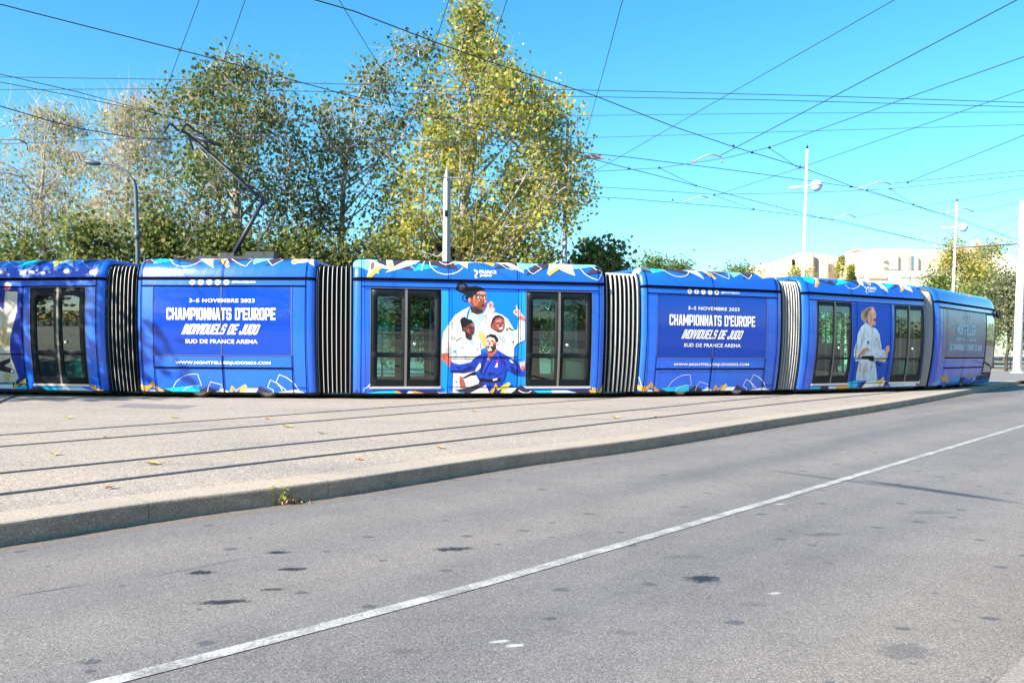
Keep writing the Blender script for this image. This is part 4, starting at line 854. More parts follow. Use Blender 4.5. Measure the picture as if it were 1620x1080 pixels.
BF={'C':[[(.6,0),(2.4,0),(3,.6),(3,1.7),(E_,1.6),(E_,.9),(S_,.9),(S_,4.1),(E_,4.1),(E_,3.3),(3,3.3),(3,4.4),(2.4,5),(.6,5),(0,4.4),(0,.6)]],
'H':[[(0,0),(S_,0),(S_,2),(E_,2),(E_,0),(3,0),(3,5),(E_,5),(E_,3),(S_,3),(S_,5),(0,5)]],
'A':[[(0,0),(.95,0),(1.5,4.1),(1.5,5),(.85,5)],[(2.05,0),(3,0),(2.15,5),(1.5,5),(1.5,4.1)],[(1.13,.95),(1.87,.95),(1.75,1.8),(1.25,1.8)]],
'M':[q4(0,0,S_,5),q4(3,0,4.05,5),[(S_,5),(2.02,2.6),(3,5),(3,2.9),(2.02,.6),(S_,2.9)]],
'P':[q4(0,0,S_,5),[(S_,4.1),(E_,4.1),(2.4,5),(S_,5)],[(S_,1.5),(2.4,1.5),(E_,2.4),(S_,2.4)],[(E_,2.4),(2.4,1.5),(3,2.1),(3,4.4),(2.4,5),(E_,4.1)]],
'I':[q4(0,0,S_,5)],'O':[[(0,.6),(.6,0),(S_,.9),(S_,4.1),(.6,5),(0,4.4)],[(E_,.9),(2.4,0),(3,.6),(3,4.4),(2.4,5),(E_,4.1)],[(.6,0),(2.4,0),(E_,.9),(S_,.9)],[(S_,4.1),(E_,4.1),(2.4,5),(.6,5)]],
'N':[q4(0,0,S_,5),q4(E_,0,3,5),[(S_,5),(E_,2.),(E_,0.),(S_,3.)]],
'T':[q4(0,4.05,3,5),q4(.98,0,2.03,4.05)],
'S':[[(.5,0),(2.5,0),(3,.5),(3,2.45),(2.5,2.95),(S_,2.95),(S_,4.1),(E_,4.1),(E_,3.5),(3,3.5),(3,4.5),(2.5,5),(.5,5),(0,4.5),(0,2.55),(.5,2.05),(E_,2.05),(E_,.9),(S_,.9),(S_,1.5),(0,1.5),(0,.5)]],
'D':[q4(0,0,S_,5),[(S_,4.1),(E_,4.1),(2.5,5),(S_,5)],[(E_,.9),(2.5,0),(3,.6),(3,4.4),(2.5,5),(E_,4.1)],[(S_,0),(2.5,0),(E_,.9),(S_,.9)]],
'E':[[(0,0),(2.8,0),(2.8,.9),(S_,.9),(S_,2.05),(2.6,2.05),(2.6,2.95),(S_,2.95),(S_,4.1),(2.8,4.1),(2.8,5),(0,5)]],
'U':[[(0,.6),(.6,0),(2.4,0),(3,.6),(3,5),(E_,5),(E_,.9),(S_,.9),(S_,5),(0,5)]],
'R':[q4(0,0,S_,5),[(S_,4.1),(E_,4.1),(2.4,5),(S_,5)],[(S_,1.6),(2.3,1.6),(E_,2.5),(S_,2.5)],[(E_,2.5),(2.3,1.6),(3,2.3),(3,4.4),(2.4,5),(E_,4.1)],[(1.5,1.6),(2.05,0),(3.05,0),(2.3,1.6)]],
'V':[[(0,5),(.9,0),(2.1,0),(3,5),(E_,5),(1.5,1.6),(S_,5)]],
'L':[[(0,0),(2.7,0),(2.7,.9),(S_,.9),(S_,5),(0,5)]],
'J':[[(.5,0),(2.3,0),(2.8,.5),(2.8,5),(1.75,5),(1.75,.9),(1,.9),(1,1.7),(0,1.7),(0,.5)]],"'":[q4(0,3.3,.95,5)],' ':[]}
def block2d(body,x0,z0,x1,z1,shear=0.,chop=.28):
    t=bmesh.new(); x=0; allp=[]
    for ch in body:
        wd={'M':4.05,'I':S_,"'":.95,' ':1.5,'E':2.8,'L':2.7,'J':2.8}.get(ch,3)
        for pl in BF[ch]:
            allp.append([(px+x+shear*py,py) for px,py in pl])
        x+=wd+.38
    mx=max(p[0] for pl in allp for p in pl); mn=min(p[0] for pl in allp for p in pl)
    for pl in allp:
        pts=[(x0+(a-mn)/(mx-mn)*(x1-x0),z0+b/5*(z1-z0)) for a,b in pl]
        vs=[t.verts.new((a,b,0)) for a,b in pts]
        for tr in tessellate_polygon([[Vector((a,b,0)) for a,b in pts]]): t.faces.new([vs[k] for k in tr])
    return t
def lettering(name,c,items,parent,col='white',off=.012):
    for t in items:
        bm=bmesh.new(); paste(bm,t,c,off,0); bmlink(name,bm,[pmat(col)],parent)
def disc(cx,cz,r,n=16): return [(cx+r*math.cos(2*math.pi*k/n),cz+r*math.sin(2*math.pi*k/n)) for k in range(n)]
SEAMOFF=.02
def seams(c,segs,parent,col='seam'):
    polys=[]
    for (a,b,a2,b2,wd) in segs:
        wd*=1.3
        d=Vector((a2-a,b2-b)); l=d.length; nx,nz=-d.y/l*wd/2,d.x/l*wd/2
        polys.append((col,[(a+nx,b+nz),(a-nx,b-nz),(a2-nx,b2-nz),(a2+nx,b2+nz)]))
    return decal('panel_gap' if col=='seam' else 'window_trim',c,polys,parent,SEAMOFF if col=='seam' else SEAMOFF-.004,.0004)
def scl(polys,k,o=0.): return [(m,[(a*k+o,b) for a,b in pl]) for m,pl in polys]
bodies={}
for k,c in cars.items():
    bd=bmlink('tram_car',shell(c),[M['body'],M['dark']],tram,origin=c.p+c.u*c.L/2+c.n*WID/2,smooth=50); bodies[k]=bd
    bd['label']={1:'blue car with a raised arm printed beside its door',2:'blue car with white championship lettering under the pantograph',3:'blue car with four printed judo athletes between two doors',
                 4:'blue car with white championship lettering and no pantograph',5:'blue car with one printed athlete clenching a fist',6:'end car with greyish lettering and the rounded nose'}[k]
    L=c.L
    # floor, ceiling and underframe
    bm=bmesh.new(); mid=c.p+c.u*(L/2)+c.n*(WID/2)
    box(bm,mid+Vector((0,0,.31)),(L-.12,WID-.42,.06),c.ang,0); 
    bmlink('cabin_floor',bm,M['floor'],bd)
    bm=bmesh.new(); box(bm,mid+Vector((0,0,2.75)),(L-.12,WID-.35,.05),c.ang); bmlink('cabin_ceiling',bm,M['inner'],bd)
    bm=bmesh.new(); box(bm,mid+Vector((0,0,.20)),(L-.05,WID-.75,.24),c.ang); bmlink('underframe',bm,M['black'],bd)
    sg=[(0,2.735,L if not c.nose else L+.4,2.735,.05)]
    e0=.125
    if k in (2,4):
        f=L/4.13
        X=lambda v:v*f
        decal('window',c,[('winwrap',rect(X(.40),.985,X(3.605),2.55))],bd,.004)
        seams(c,[(X(.40),.985,X(.40),2.55,.012),(X(3.605),.985,X(3.605),2.55,.014),(X(1.99),.985,X(1.99),2.55,.014),(X(.40),.985,X(3.605),.985,.012)],bd,'trim')
        sg+=[(e0,.14,e0,3.2,.016),(L-e0-.08,.14,L-e0-.08,3.2,.016),(e0,2.565,L-e0-.08,2.565,.022),(X(.41),.70,X(3.61),.70,.028),(X(.41),.145,X(.40),.985,.016),(X(2.0),.145,X(2.0),.985,.022),(X(3.61),.145,X(3.61),.985,.018),(X(2.0),2.74,X(2.0),3.2,.012),(X(3.61),.26,L-e0-.08,.26,.01)]
        seams(c,sg,bd)
        decal('roof_print',c,scl(ART['car2_roof'],f),bd); decal('skirt_print',c,scl(ART['car2_low'],f),bd)
        lettering('lettering',c,[text2d('3–5 NOVEMBRE 2023',X(1.254),2.185,X(2.762),2.272,.022),block2d("CHAMPIONNATS D'EUROPE",X(.727),1.79,X(3.242),2.063),block2d('INDIVIDUELS DE JUDO',X(1.07),1.46,X(2.897),1.692,.62),
            text2d('SUD DE FRANCE ARENA',X(1.156),1.255,X(2.828),1.348,.022),text2d('WWW.MONTPELLIERJUDO2023.COM',X(.90),.765,X(3.118),.850,.03),text2d('@FRANCEJUDO',X(2.23),2.618,X(2.777),2.674,.03)],bd)
        pol=[]
        class Icons:
            def __init__(s): s.l=[[('white',disc(X(1.314+.1963*i),2.648,.066))] for i in range(5)]
            def append(s,it):
                i=min(range(5),key=lambda i:abs(X(1.314+.1963*i)-it[1][0][0])); s.l[i].append(it)
        pol=Icons()
        def ring(cx,cz,r,w_,n=12):
            return [(cx+r*math.cos(2*math.pi*q/n),cz+r*math.sin(2*math.pi*q/n)) for q in range(n+1)]+[(cx+(r-w_)*math.cos(2*math.pi*q/n),cz+(r-w_)*math.sin(2*math.pi*q/n)) for q in range(n,-1,-1)]
        B='bluelogo'; cx=[X(1.314+.1963*i) for i in range(5)]; cz=2.648
        for r_ in (rect(cx[0]-.038,cz-.038,cx[0]-.03,cz+.038),rect(cx[0]+.03,cz-.038,cx[0]+.038,cz+.038),rect(cx[0]-.03,cz+.03,cx[0]+.03,cz+.038),rect(cx[0]-.03,cz-.038,cx[0]+.03,cz-.03),disc(cx[0],cz,.018,8)): pol.append((B,r_))
        pol.append((B,[(cx[1]-.01,cz-.06),(cx[1]+.008,cz-.06),(cx[1]+.008,cz+.0),(cx[1]+.024,cz+.0),(cx[1]+.026,cz+.016),(cx[1]+.008,cz+.016),(cx[1]+.012,cz+.03),(cx[1]+.026,cz+.03),(cx[1]+.026,cz+.045),(cx[1]+.004,cz+.045),(cx[1]-.01,cz+.03),(cx[1]-.01,cz+.016),(cx[1]-.024,cz+.016),(cx[1]-.024,cz),(cx[1]-.01,cz)]))
        pol.append((B,[(cx[2]-.03,cz+.03),(cx[2]-.018,cz+.03),(cx[2]+.03,cz-.03),(cx[2]+.018,cz-.03)])); pol.append((B,[(cx[2]+.022,cz+.03),(cx[2]+.03,cz+.03),(cx[2]-.022,cz-.03),(cx[2]-.03,cz-.03)]))
        pol.append((B,[(cx[3]-.002,cz+.036),(cx[3]+.008,cz+.036),(cx[3]+.024,cz+.016),(cx[3]+.008,cz+.018),(cx[3]+.008,cz-.03),(cx[3]-.018,cz-.034),(cx[3]-.022,cz-.01),(cx[3]-.002,cz-.012)]))
        pol.append((B,rect(cx[4]-.034,cz-.024,cx[4]+.034,cz+.024))); pol.append(('white',[(cx[4]-.01,cz-.012),(cx[4]+.014,cz),(cx[4]-.01,cz+.012)]))
        for ic in pol.l: decal('social_icon',c,ic,bd,.006)
    elif k in (1,3,5):
        (a1,b1),(a2,b2)=c.doors
        PL,PR=(b1+.165*1,a2-.19)
        if k==3:
            decal('poster_background',c,ART['car3_bg'],bd)
            for nm,lab in (('woman_top','printed woman with tied hair in a white judo jacket, hand raised'),('woman_small','printed woman with a topknot and black belt'),('woman_right','printed smiling woman pointing a finger upwards'),('man_blue','printed bearded man shouting in a blue judo jacket')):
                lift={'woman_top':.0045,'woman_small':.014,'woman_right':.0145,'man_blue':.022}[nm]
                o=decal('poster_figure',c,ART[nm],bd,lift,.0006); o['label']=lab
            decal('skirt_print',c,ART['car3_low'],bd,.032,.0006); decal('roof_print',c,ART['car3_roof'],bd)
        if k==5:
            decal('poster_background',c,ART['car5_bg'],bd); o=decal('poster_figure',c,ART['woman_fist'],bd,.0045,.0006); o['label']='printed blond woman in a white judo suit clenching a fist'
            decal('skirt_print',c,ART['car5_low'],bd,.016,.0006); decal('roof_print',c,ART['car5_roof'],bd)
        if k==1:
            decal('poster_background',c,ART['car1_bg'],bd); o=decal('poster_figure',c,ART['athlete_arm'],bd,.0045,.0006); o['label']='printed athlete in a white judo suit raising one fist'
            decal('skirt_print',c,ART['car1_low'],bd,.016,.0006); decal('roof_print',c,ART['car1_roof'],bd)
        so_=(.032+.008) if k==3 else SEAMOFF
        sg+=[(e0+.06,.14,e0+.06,3.2,.014),(L-e0-.05,.14,L-e0-.05,3.2,.014),(e0+.06,2.56,L-e0-.05,2.56,.02),(PL,.14,PL,2.56,.013),(PR,.14,PR,2.56,.013),(PL,.98,PR,.98,.018),(PL,.28,PR,.28,.012),(L/3*1.09,2.74,L/3*1.09,3.2,.012),(L*.637,2.74,L*.637,3.2,.012)]
        SEAMOFF=so_; seams(c,sg,bd); SEAMOFF=.02
        lx={3:2.90,5:2.80,1:2.9}[k]; lz={3:2.838,5:2.86,1:2.84}[k]
        lettering('logo_lettering',c,[text2d('FRANCE',lx,lz+.088,lx+.40,lz+.165,.03),text2d('JUDO',lx,lz-.005,lx+.29,lz+.072,.03)],bd)
        q=lambda a,b:(lx-.135+a*.1,lz-.03+b*.2)
        decal('logo_emblem',c,[('white',[q(0,1),q(.55,1),q(1,.8),q(1,.55),q(.6,.45),q(.45,.5),q(.75,.68),q(.3,.75)]),('white',[q(.2,.62),q(.45,.42),q(.9,.4),q(.45,.3),q(.5,.15),q(.9,.05),q(.4,0),q(.1,.25),q(.3,.45)])],bd,.012)
        # doors on the near and on the far side
        for (a,b) in c.doors:
            for far in (False,True):
                dr=None; m_=(a+b)/2
                bm=bmesh.new()
                xs=[a,a+.165,m_-.105,m_-.0,m_+.105,b-.165,b] if k!=5 else [a,a+.10,m_-.05,m_,m_+.05,b-.10,b]
                zz=[ZD0,.445,.96,1.07,2.35,ZD1] if k!=5 else [ZD0,.50,.95,1.0,2.42,ZD1]
                zk=sorted(set(zz)|{z for z in KN if ZD0<z<ZD1})
                gv={(i,j):bm.verts.new(c.pt(x,z,-.02,far)) for i,x in enumerate(xs) for j,z in enumerate(zk)}
                for i in range(6):
                    for j in range(len(zk)-1):
                        zm=(zk[j]+zk[j+1])/2
                        if i in (1,4) and (zz[1]<zm<zz[2] or zz[3]<zm<zz[4]): continue
                        f=bm.faces.new((gv[i,j],gv[i+1,j],gv[i+1,j+1],gv[i,j+1])); f.smooth=True
                bmesh.ops.delete(bm,geom=[v for v in bm.verts if not v.link_faces],context='VERTS')
                bmesh.ops.recalc_face_normals(bm,faces=bm.faces[:])
                dr=bmlink('door',bm,M['dark'],tram)
                md=dr.modifiers.new('thickness','SOLIDIFY'); md.thickness=.03; md.offset=0
                for i0,i1 in ((1,2),(4,5)):
                    for z0,z1 in ((zz[1],zz[2]),(zz[3],zz[4])):
                        bm=bmesh.new(); zl=[z0]+[z for z in KN if z0<z<z1]+[z1]
                        pr=None
                        for z in zl:
                            cu=(bm.verts.new(c.pt(xs[i0],z,-.022,far)),bm.verts.new(c.pt(xs[i1],z,-.022,far)))
                            if pr: bm.faces.new((pr[0],pr[1],cu[1],cu[0])).smooth=True
                            pr=cu
                        bmlink('door_pane',bm,M['glass'],dr)
                if not far:
                    bm=bmesh.new()
                    for x0,x1,z0,z1 in ((a,a+.012,ZD0,ZD1),(b-.012,b,ZD0,ZD1),(a+.012,b-.012,ZD1-.012,ZD1),(m_-.028,m_+.028,ZD0+.01,ZD1-.012)):
                        zl=[z0]+[z for z in KN if z0+.01<z<z1-.01]+[z1]; pr=None
                        for z in zl:
                            cu=(bm.verts.new(c.pt(x0,z,.004)),bm.verts.new(c.pt(x1,z,.004)))
                            if pr: f=bm.faces.new((pr[0],pr[1],cu[1],cu[0]))
                            pr=cu
                    bmlink('door_trim',bm,mat('door_trim_grey',(.20,.19,.17),.4,.5),dr)
                    bm=bmesh.new(); box(bm,c.pt(m_,.262,-.015),(b-a+.02,.09,.05),c.ang); bmlink('door_sill',bm,M['alu'],dr)
                    bm=bmesh.new(); Mx=Matrix.Rotation(c.ang,4,'Z')@Matrix.Rotation(R(90),4,'X')
                    lathe(bm,[(.038,0),(.038,.02),(.028,.03)],c.pt(m_+.20,1.27,-.012),14,0,Mx); bmlink('door_button',bm,M['steel'],dr)
        # cabin fittings seen through the glass
        rails=((a1+.3,.55),(b1-.2,.6),(a2+.69,.26),(b2-.25,.55),(L/2-.5,1.3),(L/2+.6,1.3))
        if k==5: rails=((a1+.62,.2),(b1-.18,.2),(a2+.58,.2),(b2-.2,.2),(L/2-.5,1.3),(L/2+.6,1.3))
        for i,(s0,d0) in enumerate(rails):
            bm=bmesh.new(); q_=c.p+c.u*s0+c.n*d0; tube(bm,[q_+Vector((0,0,.34)),q_+Vector((0,0,2.74))],.026,8)
            if i==2 and k!=5:
                tube(bm,[q_+c.u*(.16*math.cos(t_/10*6.283)+.02)+Vector((0,0,1.28+.16*math.sin(t_/10*6.283))) for t_ in range(11)],.018,6)
            bmlink('handrail',bm,M['mint'],bd)
        for s0 in (b1+.35,b1+.95,a2-.55,b2-.12):
            for d0 in (2.0,):
                bm=bmesh.new(); q_=c.p+c.u*s0+c.n*d0
                box(bm,q_+Vector((0,0,.76)),(.42,.85,.07),c.ang); box(bm,q_+c.u*.2+Vector((0,0,1.10)),(.06,.85,.66),c.ang); box(bm,q_+Vector((0,0,.53)),(.3,.6,.4),c.ang)
                bmesh.ops.bevel(bm,geom=bm.edges[:],offset=.018,segments=2,affect='EDGES'); bmlink('seat',bm,M['seat'],bd)
        bm=bmesh.new(); box(bm,c.p+c.u*(b2-.30)+c.n*.62+Vector((0,0,.62)),(.5,.5,.60),c.ang); bmlink('locker',bm,M['seat'],bd)
        bm=bmesh.new(); box(bm,c.p+c.u*(b2-.30)+c.n*1.0+Vector((0,0,1.52)),(.36,.25,2.38),c.ang); bmlink('pillar',bm,M['inner'],bd)
    else:
        decal('window',c,[('winwrap6',rect(.55,1.0,5.1,2.55))],bd,.004)
        decal('cab_window',c,[('dark',rect(5.25,.42,6.45,2.56)),('glassdark',rect(5.35,.5,6.35,2.5))],bd,.006) if 'glassdark' in M else None
        seams(c,[(.95,1.0,.95,2.55,.02),(2.9,1.0,2.9,2.55,.02)],bd,'trim')
        sg+=[(.2,.14,.2,3.2,.02),(.2,2.565,6.5,2.565,.03),(.9,1.0,5.2,1.0,.03),(.9,.68,5.15,.68,.03),(2.9,.2,2.9,1.0,.02),(.9,.2,.9,1.0,.015),(5.2,.2,5.2,2.56,.03)]
        seams(c,sg,bd)
        decal('roof_print',c,ART['car6_art'],bd)
        lettering('lettering',c,[block2d('MONTPELLIER',1.93,1.76,3.93,2.10),text2d("FIÈRE D'ACCUEILLIR",1.80,1.56,4.05,1.68,.03),block2d("LES CHAMPIONNATS D'EUROPE DE JUDO",1.15,1.25,4.75,1.45),text2d('3–5',2.6,2.26,2.82,2.4,.03),text2d('13',3.1,2.26,3.45,2.42,.03)],bd,'ice')
        bm=bmesh.new()     # windscreen wrapped round the nose
        zl=[1.15,1.35,1.8,2.25,2.6]; xs=[x for x in c.st if x>=c.L-.1]
        for far in (False,True):
            gv={}
            for i,x in enumerate(xs):
                for j,z in enumerate(zl): gv[i,j]=bm.verts.new(c.pt(x,z,.012,far))
            for i in range(len(xs)-1):
                for j in range(len(zl)-1): bm.faces.new((gv[i,j],gv[i+1,j],gv[i+1,j+1],gv[i,j+1])).smooth=True
        bmlink('windscreen',bm,mat('windscreen_glass',(.02,.03,.035),.04,coat=1.),bd)
        bm=bmesh.new(); q_=c.pt(6.75,2.6,.12); box(bm,q_,(.22,.16,.3),c.ang); bmesh.ops.bevel(bm,geom=bm.edges[:],offset=.04,segments=2,affect='EDGES'); bmlink('mirror_camera',bm,M['dark'],bd)
    # wheels
    for s0 in {2:(1.39,2.98),4:(1.30,3.03),6:(1.6,3.4)}.get(k,()):
        cc=c.p+c.u*s0+c.n*.60+Vector((0,0,.29)); Mx=Matrix.Rotation(c.ang,4,'Z')@Matrix.Rotation(R(90),4,'X')
        for nn in (.36,WID-.36):
            cc=c.p+c.u*s0+c.n*nn+Vector((0,0,.29))
            bm=bmesh.new(); lathe(bm,[(.12,-.06),(.29,-.06),(.29,.03),(.25,.05)],cc,28,0,Mx); wh=bmlink('wheel',bm,M['black'],tram,origin=cc)
            bm=bmesh.new(); lathe(bm,[(.17,.05),(.235,.055),(.235,.075),(.16,.08)],cc,28,0,Mx); bmlink('rim',bm,mat('wheel_rim',(.42,.37,.35),.5,.4),wh)
# bellows between the cars
for k in range(1,6):
    a,b=cars[k],cars[k+1]
    pa=a.p+a.u*a.L; pb=b.p; d=(pb-pa).length
    def frame(t):
        h=lambda A,B,TA,TB:(2*t**3-3*t*t+1)*A+(t**3-2*t*t+t)*TA+(-2*t**3+3*t*t)*B+(t**3-t*t)*TB
        p=h(pa+a.n*.06,pb+b.n*.06,a.u*d,b.u*d); an=a.ang+(b.ang-a.ang)*t
        return p,Vector((-math.sin(an),math.cos(an),0))
    bm=bmesh.new(); nb=8; prof=[(i+.03,min(z,3.10)) for i,z in PROF if z<3.1]+[(.34,3.09),(.55,3.10)]
    secs=[(0,.02,1)]
    for q in range(nb):
        t0=(q+.5)/nb
        if k<3: secs+=[(t0-.046,.15,1),(t0-.015,.045,1),(t0-.008,.03,0),(t0+.008,.03,0),(t0+.015,.045,1),(t0+.046,.15,1)]
        else: secs+=[(t0-.046,.15,1),(t0-.026,.08,0),(t0-.010,.03,0),(t0+.010,.03,0),(t0+.014,.045,1),(t0+.046,.15,1)]  # pale left flanks paint the sunlit side of each rib into the colour
    secs.append((1,.02,1))
    rings=[]
    for t,ins,mi in secs:
        p,n=frame(t); ring=[]
        for i,z in prof: ring.append(bm.verts.new(p+n*(i+ins)+Vector((0,0,z-(ins if z>3.0 else 0)))))
        for i,z in prof[::-1]: ring.append(bm.verts.new(p+n*(WID-.12-i-ins)+Vector((0,0,z-(ins if z>3.0 else 0)))))
        rings.append((ring,mi))
    for (ra,ma),(rb,mb) in zip(rings,rings[1:]):
        for j in range(len(ra)-1):
            f=bm.faces.new((ra[j],rb[j],rb[j+1],ra[j+1])); f.material_index=0 if (ma==0 and mb==0) else 1
    bl=bmlink('bellows',bm,[M['rib'],M['fold']],tram)
    # clamping frame and the joint half way up
    bm=bmesh.new(); pr=None
    for t in [i/8 for i in range(9)]:
        p,n=frame(t); z=1.93; cu=[bm.verts.new(p+n*(prof_at(z)+.155)+Vector((0,0,z+dz))) for dz in (-.012,.012)]
        if pr: bm.faces.new((pr[0],cu[0],cu[1],pr[1]))
        pr=cu
    bmlink('bellows_joint',bm,M['seam'],bl)
    for cc,x in ((a,a.L+.0),(b,-.0)):
        bm=bmesh.new(); sgn=1 if cc is a else -1
        pts=[cc.p+cc.u*(x+sgn*.03)+cc.n*(prof_at(z)+.10)+Vector((0,0,z-.05)) for z in KN if z<3.16]
        tube(bm,pts,.022,6); bmlink('end_frame',bm,M['dark'],bl)
# pantograph on the second car
c=cars[2]; mid=c.p+c.u*1.75+c.n*(WID/2); U=c.u
pg=bpy.data.objects.new('pantograph',None); COL.objects.link(pg); pg.parent=tram; pg.location=mid+Vector((0,0,3.22))-Vector(tram.location)
B0=mid+U*-.02+Vector((0,0,3.36)); K0=at(416,318,20.75); H0=at(296,211,20.75)
M['panto']=mat('pantograph_paint',(.018,.022,.034),.5); M['pantol']=mat('pantograph_alloy',(.10,.13,.17),.4,.3)
bm=bmesh.new(); box(bm,mid+Vector((.2,0,3.30)),(1.9,.95,.07),c.ang); 
for dx in (-.5,.0,.9):
    for dy in (-.4,.4): lathe(bm,[(.05,0),(.07,.03),(.05,.05),(.07,.08),(.04,.1)],mid+U*(dx+.2)+c.n*dy+Vector((0,0,3.2)),10)
box(bm,mid+U*.72+Vector((0,0,3.40)),(.7,.35,.16),c.ang); box(bm,mid+U*-.05+Vector((0,0,3.38)),(.34,.5,.12),c.ang)
bmlink('base_frame',bm,M['panto'],pg)
bm=bmesh.new(); tube(bm,[B0,B0.lerp(K0,.5),K0],[.062,.055,.048],10); bmlink('lower_arm',bm,M['panto'],pg)
bm=bmesh.new(); tube(bm,[B0+U*.62+Vector((0,0,.0)),K0+Vector((.05,0,-.06))],.016,6); bmlink('thrust_rod',bm,M['pantol'],pg)
bm=bmesh.new()
for dn in (-.13,.13): tube(bm,[K0+c.n*dn*1.6+Vector((.03,0,-.02)),K0.lerp(H0,.25)+c.n*dn*1.3,H0+c.n*dn],[.035,.03,.022],8)
tube(bm,[K0+c.n*-.24,K0+c.n*.24],.035,8); tube(bm,[K0.lerp(H0,.18)-c.n*.18,K0.lerp(H0,.18)+c.n*.18],.02,6)
bmlink('upper_arm',bm,M['panto'],pg)
bm=bmesh.new(); tube(bm,[K0+Vector((-.1,0,-.10)),K0.lerp(H0,.5)+Vector((-.08,0,-.14)),H0+Vector((.05,0,-.1))],.012,6); bmlink('guide_rod',bm,M['pantol'],pg)
bm=bmesh.new(); nn=Vector((0,1,0))
for dx in (-.2,.2):
    hp=H0+U*dx+Vector((0,0,.06))
    tube(bm,spline([hp-c.n*.82+Vector((0,0,-.26)),hp-c.n*.62+Vector((0,0,-.06)),hp-c.n*.45+Vector((0,0,.04)),hp,hp+c.n*.45+Vector((0,0,.04)),hp+c.n*.62+Vector((0,0,-.06)),hp+c.n*.82+Vector((0,0,-.26))],4),.025,8)
for dn in (-.4,.4): tube(bm,[H0+U*-.22+c.n*dn+Vector((0,0,.08)),H0+U*.22+c.n*dn+Vector((0,0,.08))],.016,6)
tube(bm,[H0-c.n*.4,H0+c.n*.4],.025,8)
tube(bm,[H0+U*.1+Vector((0,0,-.06)),H0+U*.85+Vector((0,0,-.30))],.05,6)
bmlink('collector_head',bm,M['panto'],pg)
# ------------------------------------------------------------------ trees
def leaf_mat(name,trans=.45,rough=.55):
    m=bpy.data.materials.new(name); m.use_nodes=True; t=m.node_tree; t.nodes.clear()
    at_=t.nodes.new('ShaderNodeAttribute'); at_.attribute_name='leaf_colour'
    d=t.nodes.new('ShaderNodeBsdfPrincipled'); d.inputs['Roughness'].default_value=rough; d.inputs['Specular IOR Level'].default_value=.35
    tl=t.nodes.new('ShaderNodeBsdfTranslucent'); mx=t.nodes.new('ShaderNodeMixShader'); mx.inputs[0].default_value=trans
    o=t.nodes.new('ShaderNodeOutputMaterial')
    t.links.new(at_.outputs[0],d.inputs['Base Color']); t.links.new(at_.outputs[0],tl.inputs[0]); t.links.new(d.outputs[0],mx.inputs[1]); t.links.new(tl.outputs[0],mx.inputs[2]); t.links.new(mx.outputs[0],o.inputs[0])
    return m
M['leaf']=leaf_mat('leaves')
def bark(name,a,b):
    m=mat(name,a,.85); g=N(m); n=g.noise(1.6,5,.7,vec=g.mapping((0,0,0),(0,0,0),(2.5,2.5,.8))); g.base(g.ramp(n,[(.35,a),(.55,b),(.7,tuple(x*1.2 for x in b))])); g.bump(n,.5,.03); return m
M['bark']=bark('plane_bark',(.10,.09,.065),(.34,.31,.25)); M['twig']=mat('bare_twigs',(.42,.36,.32),.8); M['darkbark']=bark('dark_bark',(.03,.025,.02),(.08,.065,.05))
LEAF=[(0,-.5),(.22,-.28),(.5,-.2),(.3,.05),(.42,.33),(.14,.25),(0,.55),(-.14,.25),(-.42,.33),(-.3,.05),(-.5,-.2),(-.22,-.28)]
OVAL=[(0,-.5),(.2,-.15),(.17,.2),(0,.5),(-.17,.2),(-.2,-.15)]
def leaves_mesh(name,pts,sizes,cols,rnd,shape=LEAF,flat=.35):
    n=len(shape); verts=[]; loops=[]; cc=[]
    for (p,s,c) in zip(pts,sizes,cols):
        # hanging leaf: normal mostly up-and-out, random spin
        nv=Vector((rnd.gauss(0,1),rnd.gauss(0,1),rnd.gauss(0,1)+flat*1.6)).normalized()
        a=nv.orthogonal().normalized(); ang=rnd.random()*6.283
        u=a*math.cos(ang)+nv.cross(a)*math.sin(ang); v=nv.cross(u); fold=rnd.uniform(.1,.45)
        for x,y in shape:
            q=p+(u*x+v*y+nv*(abs(x)*fold))*s; verts+=q[:]
        cc+=[*c,1.]
    k=len(pts); me=bpy.data.meshes.new(name)
    me.vertices.add(k*n); me.vertices.foreach_set('co',verts)
    me.loops.add(k*n); me.loops.foreach_set('vertex_index',range(k*n))
    me.polygons.add(k); me.polygons.foreach_set('loop_start',range(0,k*n,n)); me.polygons.foreach_set('loop_total',[n]*k)
    at_=me.attributes.new('leaf_colour','FLOAT_COLOR','FACE'); at_.data.foreach_set('color',cc)
    me.update(calc_edges=True); return me
PAL={'sunny':[((.36,.38,.065),4),((.48,.43,.085),3.),((.23,.29,.05),3.6),((.58,.43,.11),1.2),((.34,.19,.06),.4),((.12,.18,.03),1.6)],
'green':[((.075,.12,.032),4),((.12,.165,.04),4),((.2,.22,.06),2),((.28,.27,.06),1.),((.30,.17,.05),.3)],
'sparse':[((.34,.35,.11),3),((.22,.27,.08),3),((.46,.41,.17),2.5),((.52,.43,.24),1.6),((.28,.17,.09),.5)],
'hedge':[((.10,.15,.036),4),((.15,.20,.045),4),((.24,.25,.06),2.5),((.36,.29,.09),.8)],
'conifer':[((.15,.22,.045),3),((.20,.27,.05),2),((.09,.14,.035),2)],
'far':[((.40,.38,.075),3),((.48,.42,.10),2),((.26,.28,.06),2)],'olive':[((.20,.23,.12),3),((.28,.28,.16),2),((.13,.16,.075),2)]}
def pickcol(pal,rnd):
    cs=PAL[pal]; c=rnd.choices([a for a,_ in cs],[b for _,b in cs])[0]; k=rnd.uniform(.75,1.25); return tuple(min(1,x*k) for x in c)
